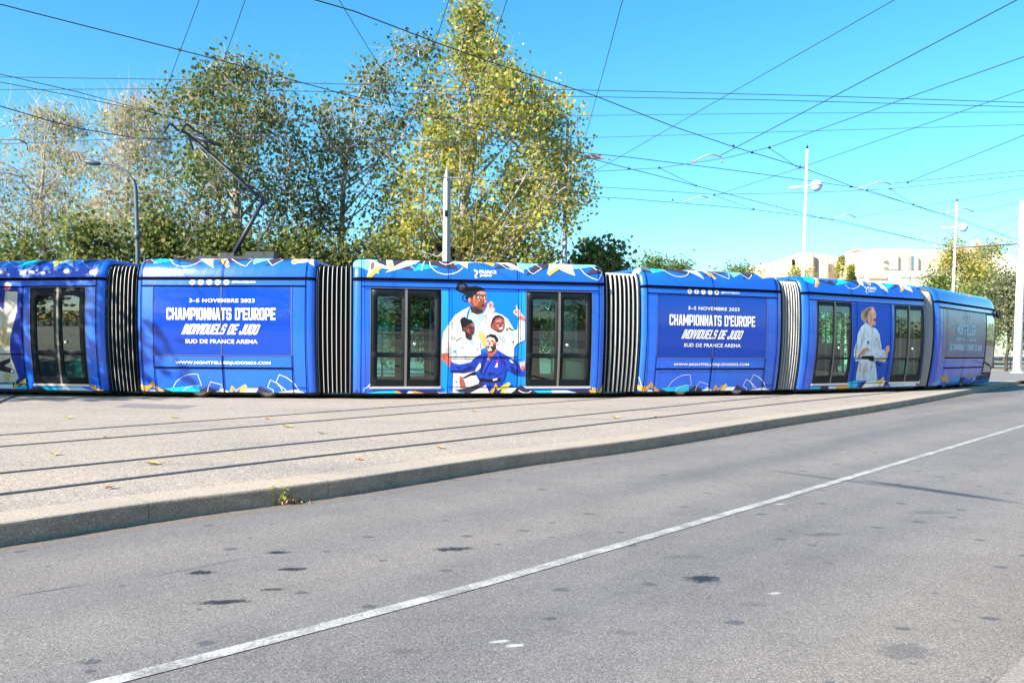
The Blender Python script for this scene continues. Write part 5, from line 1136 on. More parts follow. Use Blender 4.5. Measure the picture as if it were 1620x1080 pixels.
def tree(name,label,base,trunk_px,env,Y,nclump,per,size,pal,seed,depth=.75,trunk_r=.2,twigs=0,cat='tree',group=None,clump_r=.42,leafshape=LEAF,barkm='bark',parent_scale=1.,nlimb=26,frombase=.25,fillz=None):
    """env: [(picture y, left x, right x)] outline of the crown at distance Y"""
    rnd=random.Random(seed)
    E=[]
    for y,l,r in env:
        a,b=at(l,y,Y),at(r,y,Y); E.append((a.z,(a.x+b.x)/2,(b.x-a.x)/2))
    E.sort(); ztop=E[-1][0]; zlow=E[0][0]
    def envat(z):
        if z<=E[0][0]: return E[0][1],E[0][2]
        for p,q in zip(E,E[1:]):
            if z<=q[0]:
                t=(z-p[0])/(q[0]-p[0]); return p[1]+(q[1]-p[1])*t,p[2]+(q[2]-p[2])*t
        return E[-1][1],E[-1][2]
    root=empty(name,base,label,cat,group)
    bx=Vector(base); top=Vector((envat(ztop)[0],Y,ztop))
    tk=[bx]
    for i in range(1,9):
        t=i/8; z=bx.z+(ztop-bx.z)*t; cx=envat(max(z,zlow))[0]; w_=min(1,t*1.3)*.55
        tk.append(Vector((bx.x+(cx-bx.x)*w_+rnd.uniform(-.12,.12),Y+rnd.uniform(-.15,.15),z)))
    tk[-1].x=top.x
    tk=spline(tk,3); H_=ztop-bx.z
    bm=bmesh.new(); tube(bm,tk,[max(.012,trunk_r*(1-.97*(p.z-bx.z)/H_)**.9) for p in tk],9)
    def trunk_at(z):
        for p,q in zip(tk,tk[1:]):
            if p.z<=z<=q.z: return p.lerp(q,(z-p.z)/max(1e-4,q.z-p.z))
        return tk[-1]
    # limbs to points inside the crown
    tips=[]
    tot=nlimb; tries=0
    while len(tips)<tot and tries<5000:
        tries+=1
        z=rnd.uniform(zlow,ztop-.02*(ztop-zlow)); cx,r=envat(z)
        if rnd.random()>min(1,(r/max(e[2] for e in E))**.8+.12): continue
        a=rnd.random()*6.283; q=math.sqrt(rnd.uniform(.22,.92))
        p=Vector((cx+r*q*math.cos(a),Y+r*depth*q*math.sin(a),z))
        if all((p-o).length>.16*(ztop-zlow)/math.sqrt(tot/14) for o,_ in tips): tips.append((p,q))
    limbs=[]
    for p,q in tips:
        cx=trunk_at(p.z); hd=math.hypot(p.x-cx.x,p.y-cx.y)
        z0=max(bx.z+frombase*H_,p.z-hd*rnd.uniform(.7,1.35)-.3); z0=min(z0,p.z-.1) if p.z-.1>bx.z else p.z
        s=trunk_at(z0); mid_=s.lerp(p,.5)+Vector((rnd.uniform(-.2,.2),rnd.uniform(-.2,.2),-.10*hd))
        pl=spline([s,mid_,p],5); r0=max(.015,trunk_r*.42*(1-.75*(z0-bx.z)/H_))
        tube(bm,pl,[r0*(1-.82*i/(len(pl)-1)) for i in range(len(pl))],6,cap=False); limbs.append(pl)
    clumps=[]
    i=0; guard=0
    while len(clumps)<nclump and guard<nclump*30:
        guard+=1
        z=rnd.uniform(zlow,ztop); cx,r=envat(z)
        if rnd.random()>min(1,(r/max(e[2] for e in E))+.1): continue
        a=rnd.random()*6.283; q=rnd.random()**.42
        p=Vector((cx+r*q*math.cos(a),Y+r*depth*q*math.sin(a),z))
        if noise.noise(p*.6+Vector((seed,0,0)))+.5*noise.noise(p*1.4)<(rnd.uniform(-.3,.22) if barkm=='bark' else rnd.uniform(-.45,.12)): continue
        clumps.append(p)
    pts=[];sizes=[];cols=[]
    tw=bmesh.new()
    allp=[x for pl in limbs for x in pl[2:]]+[p for p in tk if p.z>zlow+.2*H_*.3]
    for p in clumps:
        near=min(allp,key=lambda a:(a-p).length_squared+ (3 if a.z>p.z+.3 else 0)) if allp else p
        tube(bm if (p-near).length>.8 else tw,[near,near.lerp(p,.55)+Vector((rnd.uniform(-.1,.1),rnd.uniform(-.1,.1),-.06)),p],[.022,.013,.006],4,cap=False)
        for _ in range(3 if twigs==0 else 5):
            e=p+Vector((rnd.gauss(0,clump_r),rnd.gauss(0,clump_r),rnd.gauss(.1,clump_r)))
            tube(tw,[p.lerp(near,.15),e],[.008,.004],3,cap=False)
        k=int(per*rnd.uniform(.35,1.5)); base_c=pickcol(pal,rnd)
        for _ in range(k):
            q=p+Vector((rnd.gauss(0,clump_r),rnd.gauss(0,clump_r),rnd.gauss(-.03,clump_r*.75)))
            pts.append(q); sizes.append(size*rnd.uniform(.6,1.3)); c_=pickcol(pal,rnd); t=rnd.uniform(.0,.6)
            cols.append(tuple(a*(1-t)+b*t for a,b in zip(c_,base_c)))
    for _ in range(twigs):
        p=rnd.choice(clumps)+Vector((rnd.gauss(0,.3),rnd.gauss(0,.3),rnd.gauss(0,.3))); d=Vector((rnd.gauss(0,.5),rnd.gauss(0,.5),rnd.uniform(.2,1))).normalized()
        l=rnd.uniform(.5,1.5); tube(tw,[p,p+d*l*.5+Vector((rnd.gauss(0,.05),0,0)),p+d*l],[.014,.009,.004],3,cap=False)
    tr=bmlink('trunk',bm,M[barkm],root)
    if len(tw.verts): bmlink('twigs',tw,M['twig'] if barkm=='bark' else M['darkbark'],tr)
    else: tw.free()
    link('crown',leaves_mesh('crown',pts,sizes,cols,rnd,leafshape),M['leaf'],root)
    return root
def g0(px,Y): p=at(px,560,Y); return (p.x,Y,0.)
tree('plane_tree','tallest plane tree, its broad crown turning sunlit yellow green',g0(718,33),0,[(4,742,758),(55,700,782),(105,684,808),(128,660,850),(165,650,905),(205,648,938),(235,640,925),(262,630,922),(300,612,948),(335,600,930),(380,588,910),(425,596,895)],33,620,46,.145,'sunny',11,.8,.26,nlimb=40,clump_r=.36)
tree('plane_tree','dark shaded plane tree standing behind the raised pantograph arm',g0(388,31),0,[(82,345,425),(105,325,436),(140,300,482),(180,228,480),(235,222,486),(300,228,484),(360,226,482),(425,232,478)],31,470,27,.145,'green',23,.8,.22,nlimb=34,clump_r=.38)
tree('plane_tree','slender shaded plane tree left of the tallest yellowish one, one bough reaching high',g0(530,33.5),0,[(70,628,682),(100,608,690),(150,520,690),(200,486,660),(260,480,650),(330,475,640),(425,462,630)],33.5,320,21,.145,'green',37,.75,.18,nlimb=30,clump_r=.4)
tree('plane_tree','thin pale crowned tree behind the curved lamp post',g0(190,42),0,[(155,200,222),(180,150,270),(230,128,285),(300,124,290),(425,120,290)],42,300,17,.15,'sparse',41,.7,.2,twigs=1100,nlimb=30)
tree('plane_tree','thin pale crowned tree at the left edge of the view',g0(70,43),0,[(165,60,95),(190,20,128),(240,-14,140),(310,-20,150),(425,-20,150)],43,300,17,.15,'sparse',43,.7,.2,twigs=1100,nlimb=30)
tree('plane_tree','pale tree cut by the frame left of the thin crowned ones',g0(-110,42),0,[(190,-150,-80),(240,-220,-20),(425,-230,-10)],42,150,10,.2,'sparse',44,.7,.2,twigs=200)
for i,(px,Y,top,hw,lab) in enumerate(((30,29,352,62,'leafy green shrub behind the leftmost tram car'),(128,28.5,345,60,'leafy green shrub behind the left bellows, below the curved lamp'),(250,29.5,350,64,'leafy green shrub right of the curved lamp post'),
    (360,29,368,55,'low green shrub behind the pantograph base'),(470,30,362,58,'green shrub behind the slender plane tree, left of the second bellows'),(575,30.5,372,52,'green shrub left of the concrete pole'))):
    tree('shrub',lab,g0(px,Y),0,[(top,px-hw*.35,px+hw*.3),(top+22,px-hw*.8,px+hw*.8),(400,px-hw,px+hw),(470,px-hw*1.1,px+hw*1.1),(556,px-hw*1.1,px+hw*1.1)],Y,150,30,.15,'hedge',60+i,.6,.07,cat='shrub',group='shrubs behind the tram',clump_r=.36,barkm='darkbark',nlimb=10)
tree('shrub','dark bush right of the grey street lamp pole',g0(930,36),0,[(382,945,962),(398,915,985),(420,890,995),(470,885,1000),(556,880,1000)],36,150,26,.2,'hedge',71,.7,.08,cat='shrub',group='shrubs behind the tram',clump_r=.36,barkm='darkbark',nlimb=12)
tree('shrub','low green shrub below the tallest yellow green tree',g0(740,34.5),0,[(375,690,800),(400,640,870),(470,630,880),(556,620,890)],34.5,190,28,.19,'green',72,.5,.08,cat='shrub',group='shrubs behind the tram',clump_r=.4,barkm='darkbark',nlimb=10)
for i,(px,Y,ev,pal,lab,nm) in enumerate(((1028,70,[(402,1016,1034),(412,1006,1044),(425,1002,1050),(470,1000,1052)],'conifer','small bright green pine right of the dark bush','pine_tree'),
    (1072,72,[(413,1062,1078),(425,1056,1090),(470,1050,1095)],'conifer','low pine behind the fourth car roof','pine_tree'),
    (1168,74,[(424,1155,1180),(432,1140,1195),(470,1135,1200)],'conifer','low dark pine left of the low pale building','pine_tree'),
    (1262,84,[(427,1250,1268),(436,1240,1278),(480,1236,1282)],'far','rounded green tree below the terraced building','broadleaf_tree'),
    (1331,86,[(405,1329,1332),(418,1326,1336),(440,1323,1339),(480,1322,1340)],'far','tall cypress before the terraced building','cypress_tree'),
    (1347,88,[(420,1345,1348),(432,1342,1351),(480,1340,1352)],'far','short cypress right of the taller one','cypress_tree'),
    (1507,75,[(377,1503,1513),(395,1494,1520),(425,1486,1528),(460,1482,1530),(500,1482,1532)],'far','tall slim yellowish tree behind the second white lamp','broadleaf_tree'),
    (1538,78,[(404,1530,1546),(425,1524,1552),(470,1520,1556),(510,1520,1556)],'far','thin yellowish tree between the slim and the wide one','broadleaf_tree'),
    (1570,74,[(385,1555,1578),(400,1546,1590),(425,1543,1594),(460,1546,1592),(520,1550,1590)],'far','wide yellow green tree left of the tall white mast','broadleaf_tree'),
    (1480,70,[(436,1466,1488),(446,1460,1496),(500,1455,1500)],'conifer','low green bush behind the last bellows','shrub'),
    (1552,66,[(446,1540,1562),(460,1530,1578),(500,1525,1582),(545,1525,1585)],'conifer','rounded bright bush behind the rear end of the tram','shrub'),
    (1592,60,[(430,1584,1602),(448,1572,1610),(490,1568,1622),(552,1566,1630)],'olive','grey green olive bush behind the tall white mast','shrub'),
    (1650,64,[(440,1630,1680),(480,1618,1690),(552,1612,1700)],'olive','grey green bush at the right edge of the view','shrub'))):
    tree(nm,lab,g0(px,Y),0,ev,Y,110,34,.27,pal,80+i,.8,.12,cat='tree' if nm!='shrub' else 'shrub',clump_r=.5 if nm!='cypress_tree' else .16,leafshape=OVAL,barkm='darkbark',nlimb=10)
for i,(x0,x1,Y,lab) in enumerate(((-80,230,40,'long dark hedge seen through the leftmost tram doors'),(230,560,40.5,'long dark hedge behind the second tram car'),(560,820,40,'long dark hedge seen through the left doors of the third car'),(820,1120,41,'long dark hedge seen through the right doors of the third car'),(1120,1480,52,'long dark hedge seen through the doors of the fifth car'))):
    tree('hedge',lab,g0((x0+x1)/2,Y),0,[(462,x0+10,x1-10),(480,x0,x1),(520,x0,x1),(558,x0,x1)],Y,170,30,.28,'hedge',120+i,.18,.08,cat='hedge',group='hedges behind the tram',clump_r=.45,leafshape=OVAL,barkm='darkbark',nlimb=10)
# ------------------------------------------------------------------ buildings on the hill
M['cream']=mat('cream_render',(.62,.51,.37),.85); M['pale']=mat('pale_render',(.70,.64,.54),.85); M['rose']=mat('rose_roof',(.55,.36,.27),.8); M['pane']=mat('window_glass',(.10,.16,.22),.1); M['shadeint']=mat('recess_shade',(.30,.25,.21),.9)  # shadeint: dark tone paints the shade inside the loggia and window recesses
for k_ in ('cream','pale'):
    g=N(M[k_]); n=g.noise(.5,5,.65); col=M[k_].node_tree.nodes['Principled BSDF'].inputs['Base Color'].default_value[:3]
    g.base(g.ramp(n,[(.3,tuple(x*.9 for x in col)),(.7,tuple(min(1,x*1.05) for x in col))]))
BY=112.
def bx_(px0,px1,ytop,ybot,Y,depth):
    a,b=at(px0,ytop,Y),at(px1,ybot,Y); return (a.x,b.x,b.z,a.z,Y,depth)
def block(bm,px0,px1,ytop,ybot,Y,depth,mi=0):
    x0,x1,z0,z1,Y,d=bx_(px0,px1,ytop,ybot,Y,depth); box(bm,((x0+x1)/2,Y+d/2,(z0+z1)/2),(x1-x0,d,z1-z0),0,mi)
def window(parent,px0,px1,y0,y1,Y,m='pane',fr='pale'):
    x0,x1,z0,z1,_,_=bx_(px0,px1,y0,y1,Y,1)
    bm=bmesh.new(); w_=.12
    for a,b,c_,d in ((x0,x0+w_,z0,z1),(x1-w_,x1,z0,z1),(x0+w_,x1-w_,z1-w_,z1),(x0+w_,x1-w_,z0,z0+w_)): box(bm,((a+b)/2,Y-.03,(c_+d)/2),(b-a,.2,d-c_))
    f=bmlink('window',bm,M[fr],parent)
    bm=bmesh.new(); box(bm,((x0+x1)/2,Y-.02,(z0+z1)/2),(x1-x0-2*w_,.1,z1-z0-2*w_)); bmlink('pane',bm,M[m],f)
def building(label,px,Y): return empty('apartment_building',g0(px,Y)[:2]+(-.17,),label,'building')
def drum(bm,px0,px1,ytop,ybot,Y):
    a,b=at(px0,ytop,Y),at(px1,ybot,Y); r=(b.x-a.x)/2
    lathe(bm,[(r,b.z),(r,a.z)],((a.x+b.x)/2,Y+r*.75,0),28)
b=building('long low pale block at the left end of the hill buildings',1225,124)
bm=bmesh.new(); block(bm,1197,1212,418.5,480,124,14); block(bm,1212,1233,416.5,480,123.5,14.); block(bm,1233,1256,417.5,480,124.3,14); bmlink('wall',bm,M['cream'],b)
window(b,1204,1208,424,429,123.95); window(b,1219,1226,424,428,123.45)
b=building('cream terraced block with rounded stair towers and an open loggia',1285,116)
bm=bmesh.new(); block(bm,1250,1262,405.5,410,116,10); block(bm,1250,1252.5,410,428,116,10); block(bm,1250,1263,427,480,116,10); block(bm,1262,1294,402,480,116,13); block(bm,1311,1338,405.5,480,118,12); bmlink('wall',bm,M['cream'],b)
bm=bmesh.new(); drum(bm,1262.5,1290,400.3,480,114.5); drum(bm,1292,1313,403.,480,115.5); bmlink('stair_tower',bm,M['cream'],b)
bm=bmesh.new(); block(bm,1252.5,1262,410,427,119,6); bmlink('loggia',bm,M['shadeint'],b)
window(b,1313,1317,413,421,117.95); window(b,1313,1317,424,430,117.95); window(b,1253,1261,423,427,116.4)
for yy in (411,421): window(b,1322,1330,yy,yy+3.5,117.95)
b=building('large cream block with two tall recessed window bays above a white podium',1420,110)
bm=bmesh.new()
pA,pB,pC=at(1337,399,112),at(1387,393,106),at(1502,397,107.5); zt=pB.z
for (q,r_) in ((pA,pB),(pB,pC)):
    pass
v=[bm.verts.new((p.x,p.y,z)) for z in (-.2,zt) for p in (pA,pB,pC,pC+Vector((2,14,0)),pA+Vector((4,16,0)))]
bm.faces.new(v[5:]); 
for i in range(5): bm.faces.new((v[i],v[(i+1)%5],v[5+(i+1)%5],v[5+i]))
bmesh.ops.recalc_face_normals(bm,faces=bm.faces[:]); bmlink('wall',bm,M['cream'],b)
def bay(x0,x1,y0,y1,t0):
    Y=106+(x0-1387)/(1502-1387)*1.5
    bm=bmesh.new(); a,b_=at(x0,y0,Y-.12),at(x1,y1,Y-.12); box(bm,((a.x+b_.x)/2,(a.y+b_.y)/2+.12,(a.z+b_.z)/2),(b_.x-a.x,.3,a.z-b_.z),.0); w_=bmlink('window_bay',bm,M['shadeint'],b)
    for f0,f1,mm in t0:
        bm=bmesh.new(); aa,bb=at(x0+(x1-x0)*f0,y0+.6,Y-.17),at(x0+(x1-x0)*f1,y1-.6,Y-.17); box(bm,((aa.x+bb.x)/2,aa.y,(aa.z+bb.z)/2),(bb.x-aa.x,.1,aa.z-bb.z),.0); bmlink('pane',bm,M[mm],w_)
bay(1408,1421,404,427,((.05,.3,'pale'),(.36,.62,'pale'),(.70,.95,'pale'))); bay(1437,1452,405,428,((.30,.56,'pane'),(.60,1.,'pale')))
for x0,y0 in ((1415,422),(1447,412),(1462,410),(1471,410),(1486,412)): window(b,x0,x0+2.6,y0,y0+3.4,105.6)
window(b,1396,1401,408,413,105.9); window(b,1396,1401,418,423,105.9)
bm=bmesh.new(); block(bm,1345,1502,428,500,104.5,1.4); bmlink('podium',bm,M['pale'],b)
for x0 in (1358,1424,1433,1444,1455): window(b,x0,x0+6,435,439,104.45)

bm=bmesh.new(); block(bm,1374,1403,436.5,441,104.3,.4); bmlink('loggia',bm,M['rose'],b)
bm=bmesh.new(); block(bm,1354,1366,394.3,396.5,110,3); bmlink('roof_plant',bm,M['rose'],b)
b=building('white block with a rosy tiled roof and two chimneys behind the yellowish trees',1555,122)
bm=bmesh.new(); block(bm,1494,1520,393,500,122,12); block(bm,1520,1600,402,500,121,12); block(bm,1590,1680,410,520,118,12); bmlink('wall',bm,M['pale'],b)
bm=bmesh.new(); block(bm,1519,1552,389.5,402,120.7,9); rf=bmlink('roof',bm,M['rose'],b)
for x0 in (1538.5,1546.5): bm=bmesh.new(); block(bm,x0,x0+2.2,380,390,122,.5); bmlink('chimney',bm,M['pale'],rf)
for x0,y0 in ((1522,408),(1522,421),(1533,421),(1575,418),(1600,426),(1606,426)): window(b,x0,x0+5,y0,y0+5,120.95 if x0<1590 else 117.95)
# white sports-court fence on the roof and street furniture beyond the tram
bm=bmesh.new()
for i in range(6): tube(bm,[at(1583+i*8,401,121),at(1583+i*8,410,121)],.06,5)
for yy in (401,405): tube(bm,[at(1583,yy,121),at(1628,yy-2,121)],.05,5)
bmlink('roof_railing',bm,M['galv'],b)
bm=bmesh.new()
for i in range(9):
    p=gnd(1570+i*17,574.5); box(bm,(p.x,62+i*.4,.34),(1.15,.5,.62),.2); 
bmesh.ops.bevel(bm,geom=bm.edges[:],offset=.04,segments=1,affect='EDGES')
o=bmlink('block_wall',bm,M['kerb'],origin=(34,62,0)); tag(o,'low wall of pale stone blocks beyond the rear end of the tram','wall')
bm=bmesh.new()
for i in range(7): tube(bm,[Vector((30+i*2.,66+i*.5,-.17)),Vector((30+i*2.,66+i*.5,1.0))],.05,6)
box(bm,(36,67.5,.82),(14,.06,.30),.24)
o=bmlink('guard_rail',bm,M['galv'],origin=(30,66,0)); tag(o,'grey metal guard rail behind the low block wall','guard rail')
# ------------------------------------------------------------------ poles and lamps
def lamp_ball(label,top,foot,Y,head,armpx):
    a,b=at(*top,Y),at(*foot,Y); d=(a-b).normalized(); base=b+d*((-.17-b.z)/d.z)
    r_=empty('lamp_post',base,label,'street lamp','white lamp posts with globe heads')
    bm=bmesh.new(); tube(bm,[base,base.lerp(a,.5),a],[.10,.085,.055],12); lathe(bm,[(.16,0),(.16,.5),(.1,.6)],base,14); bmlink('pole',bm,M['white'],r_)
    bm=bmesh.new(); lathe(bm,[(.055,0),(.05,.12),(.02,.2)],a,10); bmlink('pole_cap',bm,M['dark'],r_)
    h=at(*head,Y); s=(at(armpx[0],armpx[1],Y),at(armpx[2],armpx[3],Y))
    bm=bmesh.new(); tube(bm,[s[0],s[1]],[.04,.05],8); bmlink('arm',bm,M['white'],r_)
    R_=.31; bm=bmesh.new(); lathe(bm,[(R_*math.cos(t),R_*math.sin(t)) for t in [i*math.pi/16 for i in range(8)]],h,22); hd=bmlink('lamp_head',bm,M['white'],r_)
    bm=bmesh.new(); lathe(bm,[(R_+.01,-.012),(R_+.01,.012)],h,22); bmlink('head_rim',bm,M['arm'],hd)
    bm=bmesh.new(); lathe(bm,[(R_*.93*math.cos(t),R_*.93*math.sin(t)-.02) for t in [-i*math.pi/18 for i in range(8)]],h,22); bmesh.ops.recalc_face_normals(bm,faces=bm.faces[:]); bmlink('globe',bm,M['globe'],hd)
M['globe']=mat('lamp_globe',(.35,.52,.78),.15)
lamp_ball('white lamp post with a globe, rising behind the fourth bellows',(1277,236),(1271,425),45,(1291.5,294),(1249,296.5,1291,293.5))
lamp_ball('white lamp post with a globe, smaller, rising behind the last bellows',(1514,319),(1508,455),60,(1524,360),(1490,360.5,1524,358.5))
a,b_=at(1618,318,54),at(1609,588,54); base=Vector((b_.x,54,0)); mt=empty('white_mast',base,'tall thick white mast leaning slightly right at the right edge','mast')
bm=bmesh.new(); tube(bm,[base,base.lerp(Vector((a.x,54,a.z)),1.),],[.27,.17],16); lathe(bm,[(.4,0),(.4,.05),(.3,.06)],base,16); bmlink('pole',bm,M['white'],mt)
bm=bmesh.new(); tube(bm,[at(1613,386,54),at(1502,392,50)],.05,8); tube(bm,[at(1613,360,54),at(1545,388,51.5)],.02,6); bmlink('bracket_arm',bm,M['arm'],mt)
# concrete catenary pole
a,b_=at(706.5,263,28),at(706.3,415,28); base=Vector((b_.x,28,0)); cp=empty('concrete_pole',base,'grey concrete pole with a pointed top before the tallest tree','pole')
bm=bmesh.new(); h=a.z; rg=[]
for z,r_ in ((0,.155),(h-.5,.115),(h-.02,.02)): rg.append([bm.verts.new((base.x+r_*sx*1.,28+r_*sy*1.,z)) for sx,sy in ((-1,-.2),(.15,-1),(1,.2),(-.15,1))])
for p,q in zip(rg,rg[1:]):
    for i in range(4): bm.faces.new((p[i],p[(i+1)%4],q[(i+1)%4],q[i]))
bm.faces.new(rg[-1]); bmlink('shaft',bm,M['concrete'],cp)
bm=bmesh.new(); p=at(706,338,27.75); box(bm,p,(.09,.08,.2),.2); bmlink('junction_box',bm,M['dark'],cp)
bm=bmesh.new(); p=at(714,281,27.85); box(bm,p,(.5,.03,.03),.1); bmlink('bracket',bm,M['galv'],cp)
# grey street lamp behind the third car
a,b_=at(898,190,33.6),at(893,415,33.6); base=Vector((b_.x-.1,33.6,0)); lp=empty('street_lamp',base,'grey steel lamp post with one flat lamp head right of the tallest tree','street lamp')
bm=bmesh.new(); tube(bm,[base,b_,at(895,310,33.6)],[.11,.10,.085],12); tube(bm,[at(895,311,33.6),a],[.065,.05],10); lathe(bm,[(.1,0),(.1,.3)],at(895.3,255,33.6),10); bmlink('pole',bm,M['galv'],lp)
bm=bmesh.new(); tube(bm,[at(896,251,33.6),at(930,251,33.6)],.03,8); bmlink('arm',bm,M['galv'],lp)
bm=bmesh.new(); hp=[(920,252),(928,246),(940,242.5),(950,245),(957,252.5)]
up=[[bm.verts.new(at(x,y,33.6+dy)) for x,y in hp] for dy in (-.22,.22)]
for i in range(4): bm.faces.new((up[0][i],up[0][i+1],up[1][i+1],up[1][i]))
for u_ in up: bm.faces.new(u_)
bm.faces.new((up[0][0],up[0][-1],up[1][-1],up[1][0])); bmesh.ops.recalc_face_normals(bm,faces=bm.faces[:]); bmlink('lamp_head',bm,M['arm'],lp)
# curved lamp at the left
base=Vector(g0(219,27.)); lp=empty('street_lamp',base,'blue grey lamp post with a long curved neck before the thin pale trees','street lamp')
bm=bmesh.new(); tube(bm,[base]+spline([at(217.5,400,27),at(215,310,27),at(212,290,27),at(203,275,27),at(186,263,27),at(160,258.5,27)],5),[.08]+[.062]*11+[.036]*15,10); lathe(bm,[(.1,0),(.1,.25)],at(217,378,27),10); bmlink('pole',bm,M['bluegrey'],lp)
bm=bmesh.new(); h=at(146,257.5,27); Mx=Matrix.Rotation(R(8),4,'Y')@Matrix.Diagonal((.28,.15,.085,1))
bmesh.ops.create_uvsphere(bm,u_segments=16,v_segments=10,radius=1.,matrix=Matrix.Translation(h)@Mx); bmlink('lamp_head',bm,M['bluegrey'],lp,smooth=180)
base=Vector(g0(327,30.)); bm=bmesh.new(); tube(bm,[base,at(327,320,30)],[.10,.09],10); o=bmlink('grey_post',bm,M['bluegrey'],origin=base); tag(o,'plain grey steel post half hidden in the dark shaded tree','post')
# ------------------------------------------------------------------ overhead wires
def wire(pts,label,hgt=6.4,r_=.0075,ex=(0,0)):
    P=[]
    for q in pts:
        px,py=q[:2]; h_=q[2] if len(q)>2 else hgt
        d=ray(px,py); t=(h_-CZ)/d.z; P.append(Vector((d.x*t,t,h_)))
    if ex[0]: P.insert(0,P[0]+(P[0]-P[1]).normalized()*ex[0])
    if ex[1]: P.append(P[-1]+(P[-1]-P[-2]).normalized()*ex[1])
    bm=bmesh.new(); tube(bm,P,r_,6); o=bmlink('overhead_wire',bm,M['wire'],origin=P[0]); tag(o,label,'wire','overhead tram wires'); return P
W=wire
W([(0,7),(342,94),(540,148),(651,173.5),(790,205)],'thick wire falling from the upper left corner into the tallest tree',7.0,.010,ex=(4,0))
W([(498,0),(560,18),(691,68),(775,98),(939,151),(1067,201),(1162,233),(1266,264),(1352,296.5),(1516,346),(1611,380,7.3)],'thick wire falling across the tallest tree down to the white mast',6.6,.010,ex=(3,0))
W([(0,122),(290,126),(480,131.5),(735,139),(920,142.6),(1283,151.5),(1620,162.5)],'upper of two nearly level wires crossing the whole view',7.2,.008,ex=(4,4))
W([(0,142),(300,140.5),(480,144.5),(735,150),(920,153),(1200,158),(1620,169.5)],'lower of two nearly level wires crossing the whole view',7.2,.008,ex=(4,4))
W([(0,117.5),(120,145),(239,177)],'upper of two wires falling towards the pantograph from the left',6.6,ex=(3,2))
W([(0,130),(120,153),(247,180)],'lower of two wires falling towards the pantograph from the left',6.6,ex=(3,2))
W([(0,168),(84,193),(133,205),(215,218.5),(290,221)],'thick contact wire with clamps left of the collector head',6.35,.012,ex=(4,0))
W([(0,200),(239,193),(480,189),(700,186),(920,183),(1292,179),(1620,177.5)],'level wire passing just above the collector head',7.6,.006,ex=(4,4))
W([(0,228),(140,222),(300,215),(540,217),(735,226),(894,239),(1000,249.5),(1180,272),(1352,296.5)],'contact wire touched by the pantograph, running right to the clamp cluster',6.32,.009,ex=(4,0))
W([(880,220),(920,218.5),(1292,207),(1620,197.5)],'thin wire above the flat lamp head, rising gently right',7.4,.006,ex=(8,4))
W([(155,306),(382,303),(600,304),(759,306.5),(894,308.5),(1000,315),(1162,328.5),(1317,346.5),(1504,391)],'long contact wire low across the trees, dropping to the bracket arm',6.3,.009,ex=(0,0))
W([(900,293),(1000,299),(1127,307.5),(1280,305),(1408,299),(1620,277.5)],'sagging wire from behind the lamp pole, rising to the right edge',6.3,ex=(10,4))
W([(1413,290),(1620,270)],'short wire leaving the right hand steady arm to the frame edge',6.3,ex=(0,4))
W([(1415,0),(1153,149),(920,283)],'straight wire slanting from the top edge down to the flat lamp',7.0,.007,ex=(3,3))
W([(1609,0),(1305,160),(1140,246)],'straight wire slanting from the upper right corner to a steady arm',6.5,.009,ex=(3,0))
W([(1620,90),(1432,156),(1218,233),(1149,250),(1043,266),(946,271)],'wire curving from the right edge down past the flat lamp head',6.4,.008,ex=(3,5))
W([(1620,142),(1279,261),(1136,308)],'wire slanting behind the nearer globe lamp to the lower steady arm',6.5,.007,ex=(3,0))
W([(1620,214),(1439,287)],'wire slanting from the right edge to the right hand steady arm',6.4,.008,ex=(3,0))
W([(1620,298),(1480,323),(1352,344)],'low wire rising to the right from the third steady arm',6.3,.007,ex=(4,0))
W([(1620,320),(1538,335)],'short low wire from the far steady arm to the frame edge',6.3,.007,ex=(4,0))
W([(1620,341),(1521,385)],'faint wire slanting down behind the second globe lamp',6.3,.006,ex=(4,2))
W([(946,254),(1101,294),(1296,344.5),(1508,391.5)],'straight wire from the flat lamp head down to the bracket arm',6.3,.009,ex=(6,0))
W([(1043,266),(1101,294)],'short link wire below the flat lamp head',6.3,.007)
W([(1218,235),(1266,268)],'short link wire left of the nearer globe lamp',6.4,.007)
W([(1408,299),(1445,324)],'short link wire below the right hand steady arm',6.3,.007)
W([(1130,309),(1192,331.5)],'short link wire below the lower steady arm',6.3,.007)
W([(1372,300),(1516,349),(1611,381,7.2)],'second wire running close under the thick one to the white mast',6.3,.007)
W([(315,0),(261,145)],'steep span wire ending above the dark shaded tree',7.2,.007,ex=(3,1))
W([(388,0),(356,90),(330,160)],'steep span wire entering the top of the dark shaded tree',7.2,.007,ex=(3,0))
W([(536,0),(600,105),(629,163)],'steep span wire falling rightwards left of the tallest tree',7.2,.007,ex=(3,1))
W([(710,0),(680,95),(651,191)],'steep span wire crossing the left side of the tallest tree',7.2,.007,ex=(3,1))
W([(802,0),(770,102),(735,207)],'steep span wire crossing the middle of the tallest tree',7.2,.007,ex=(3,1))
W([(985,0),(955,112),(922,231)],'steep span wire right of the tallest tree ending at the lamp',7.2,.007,ex=(3,0))
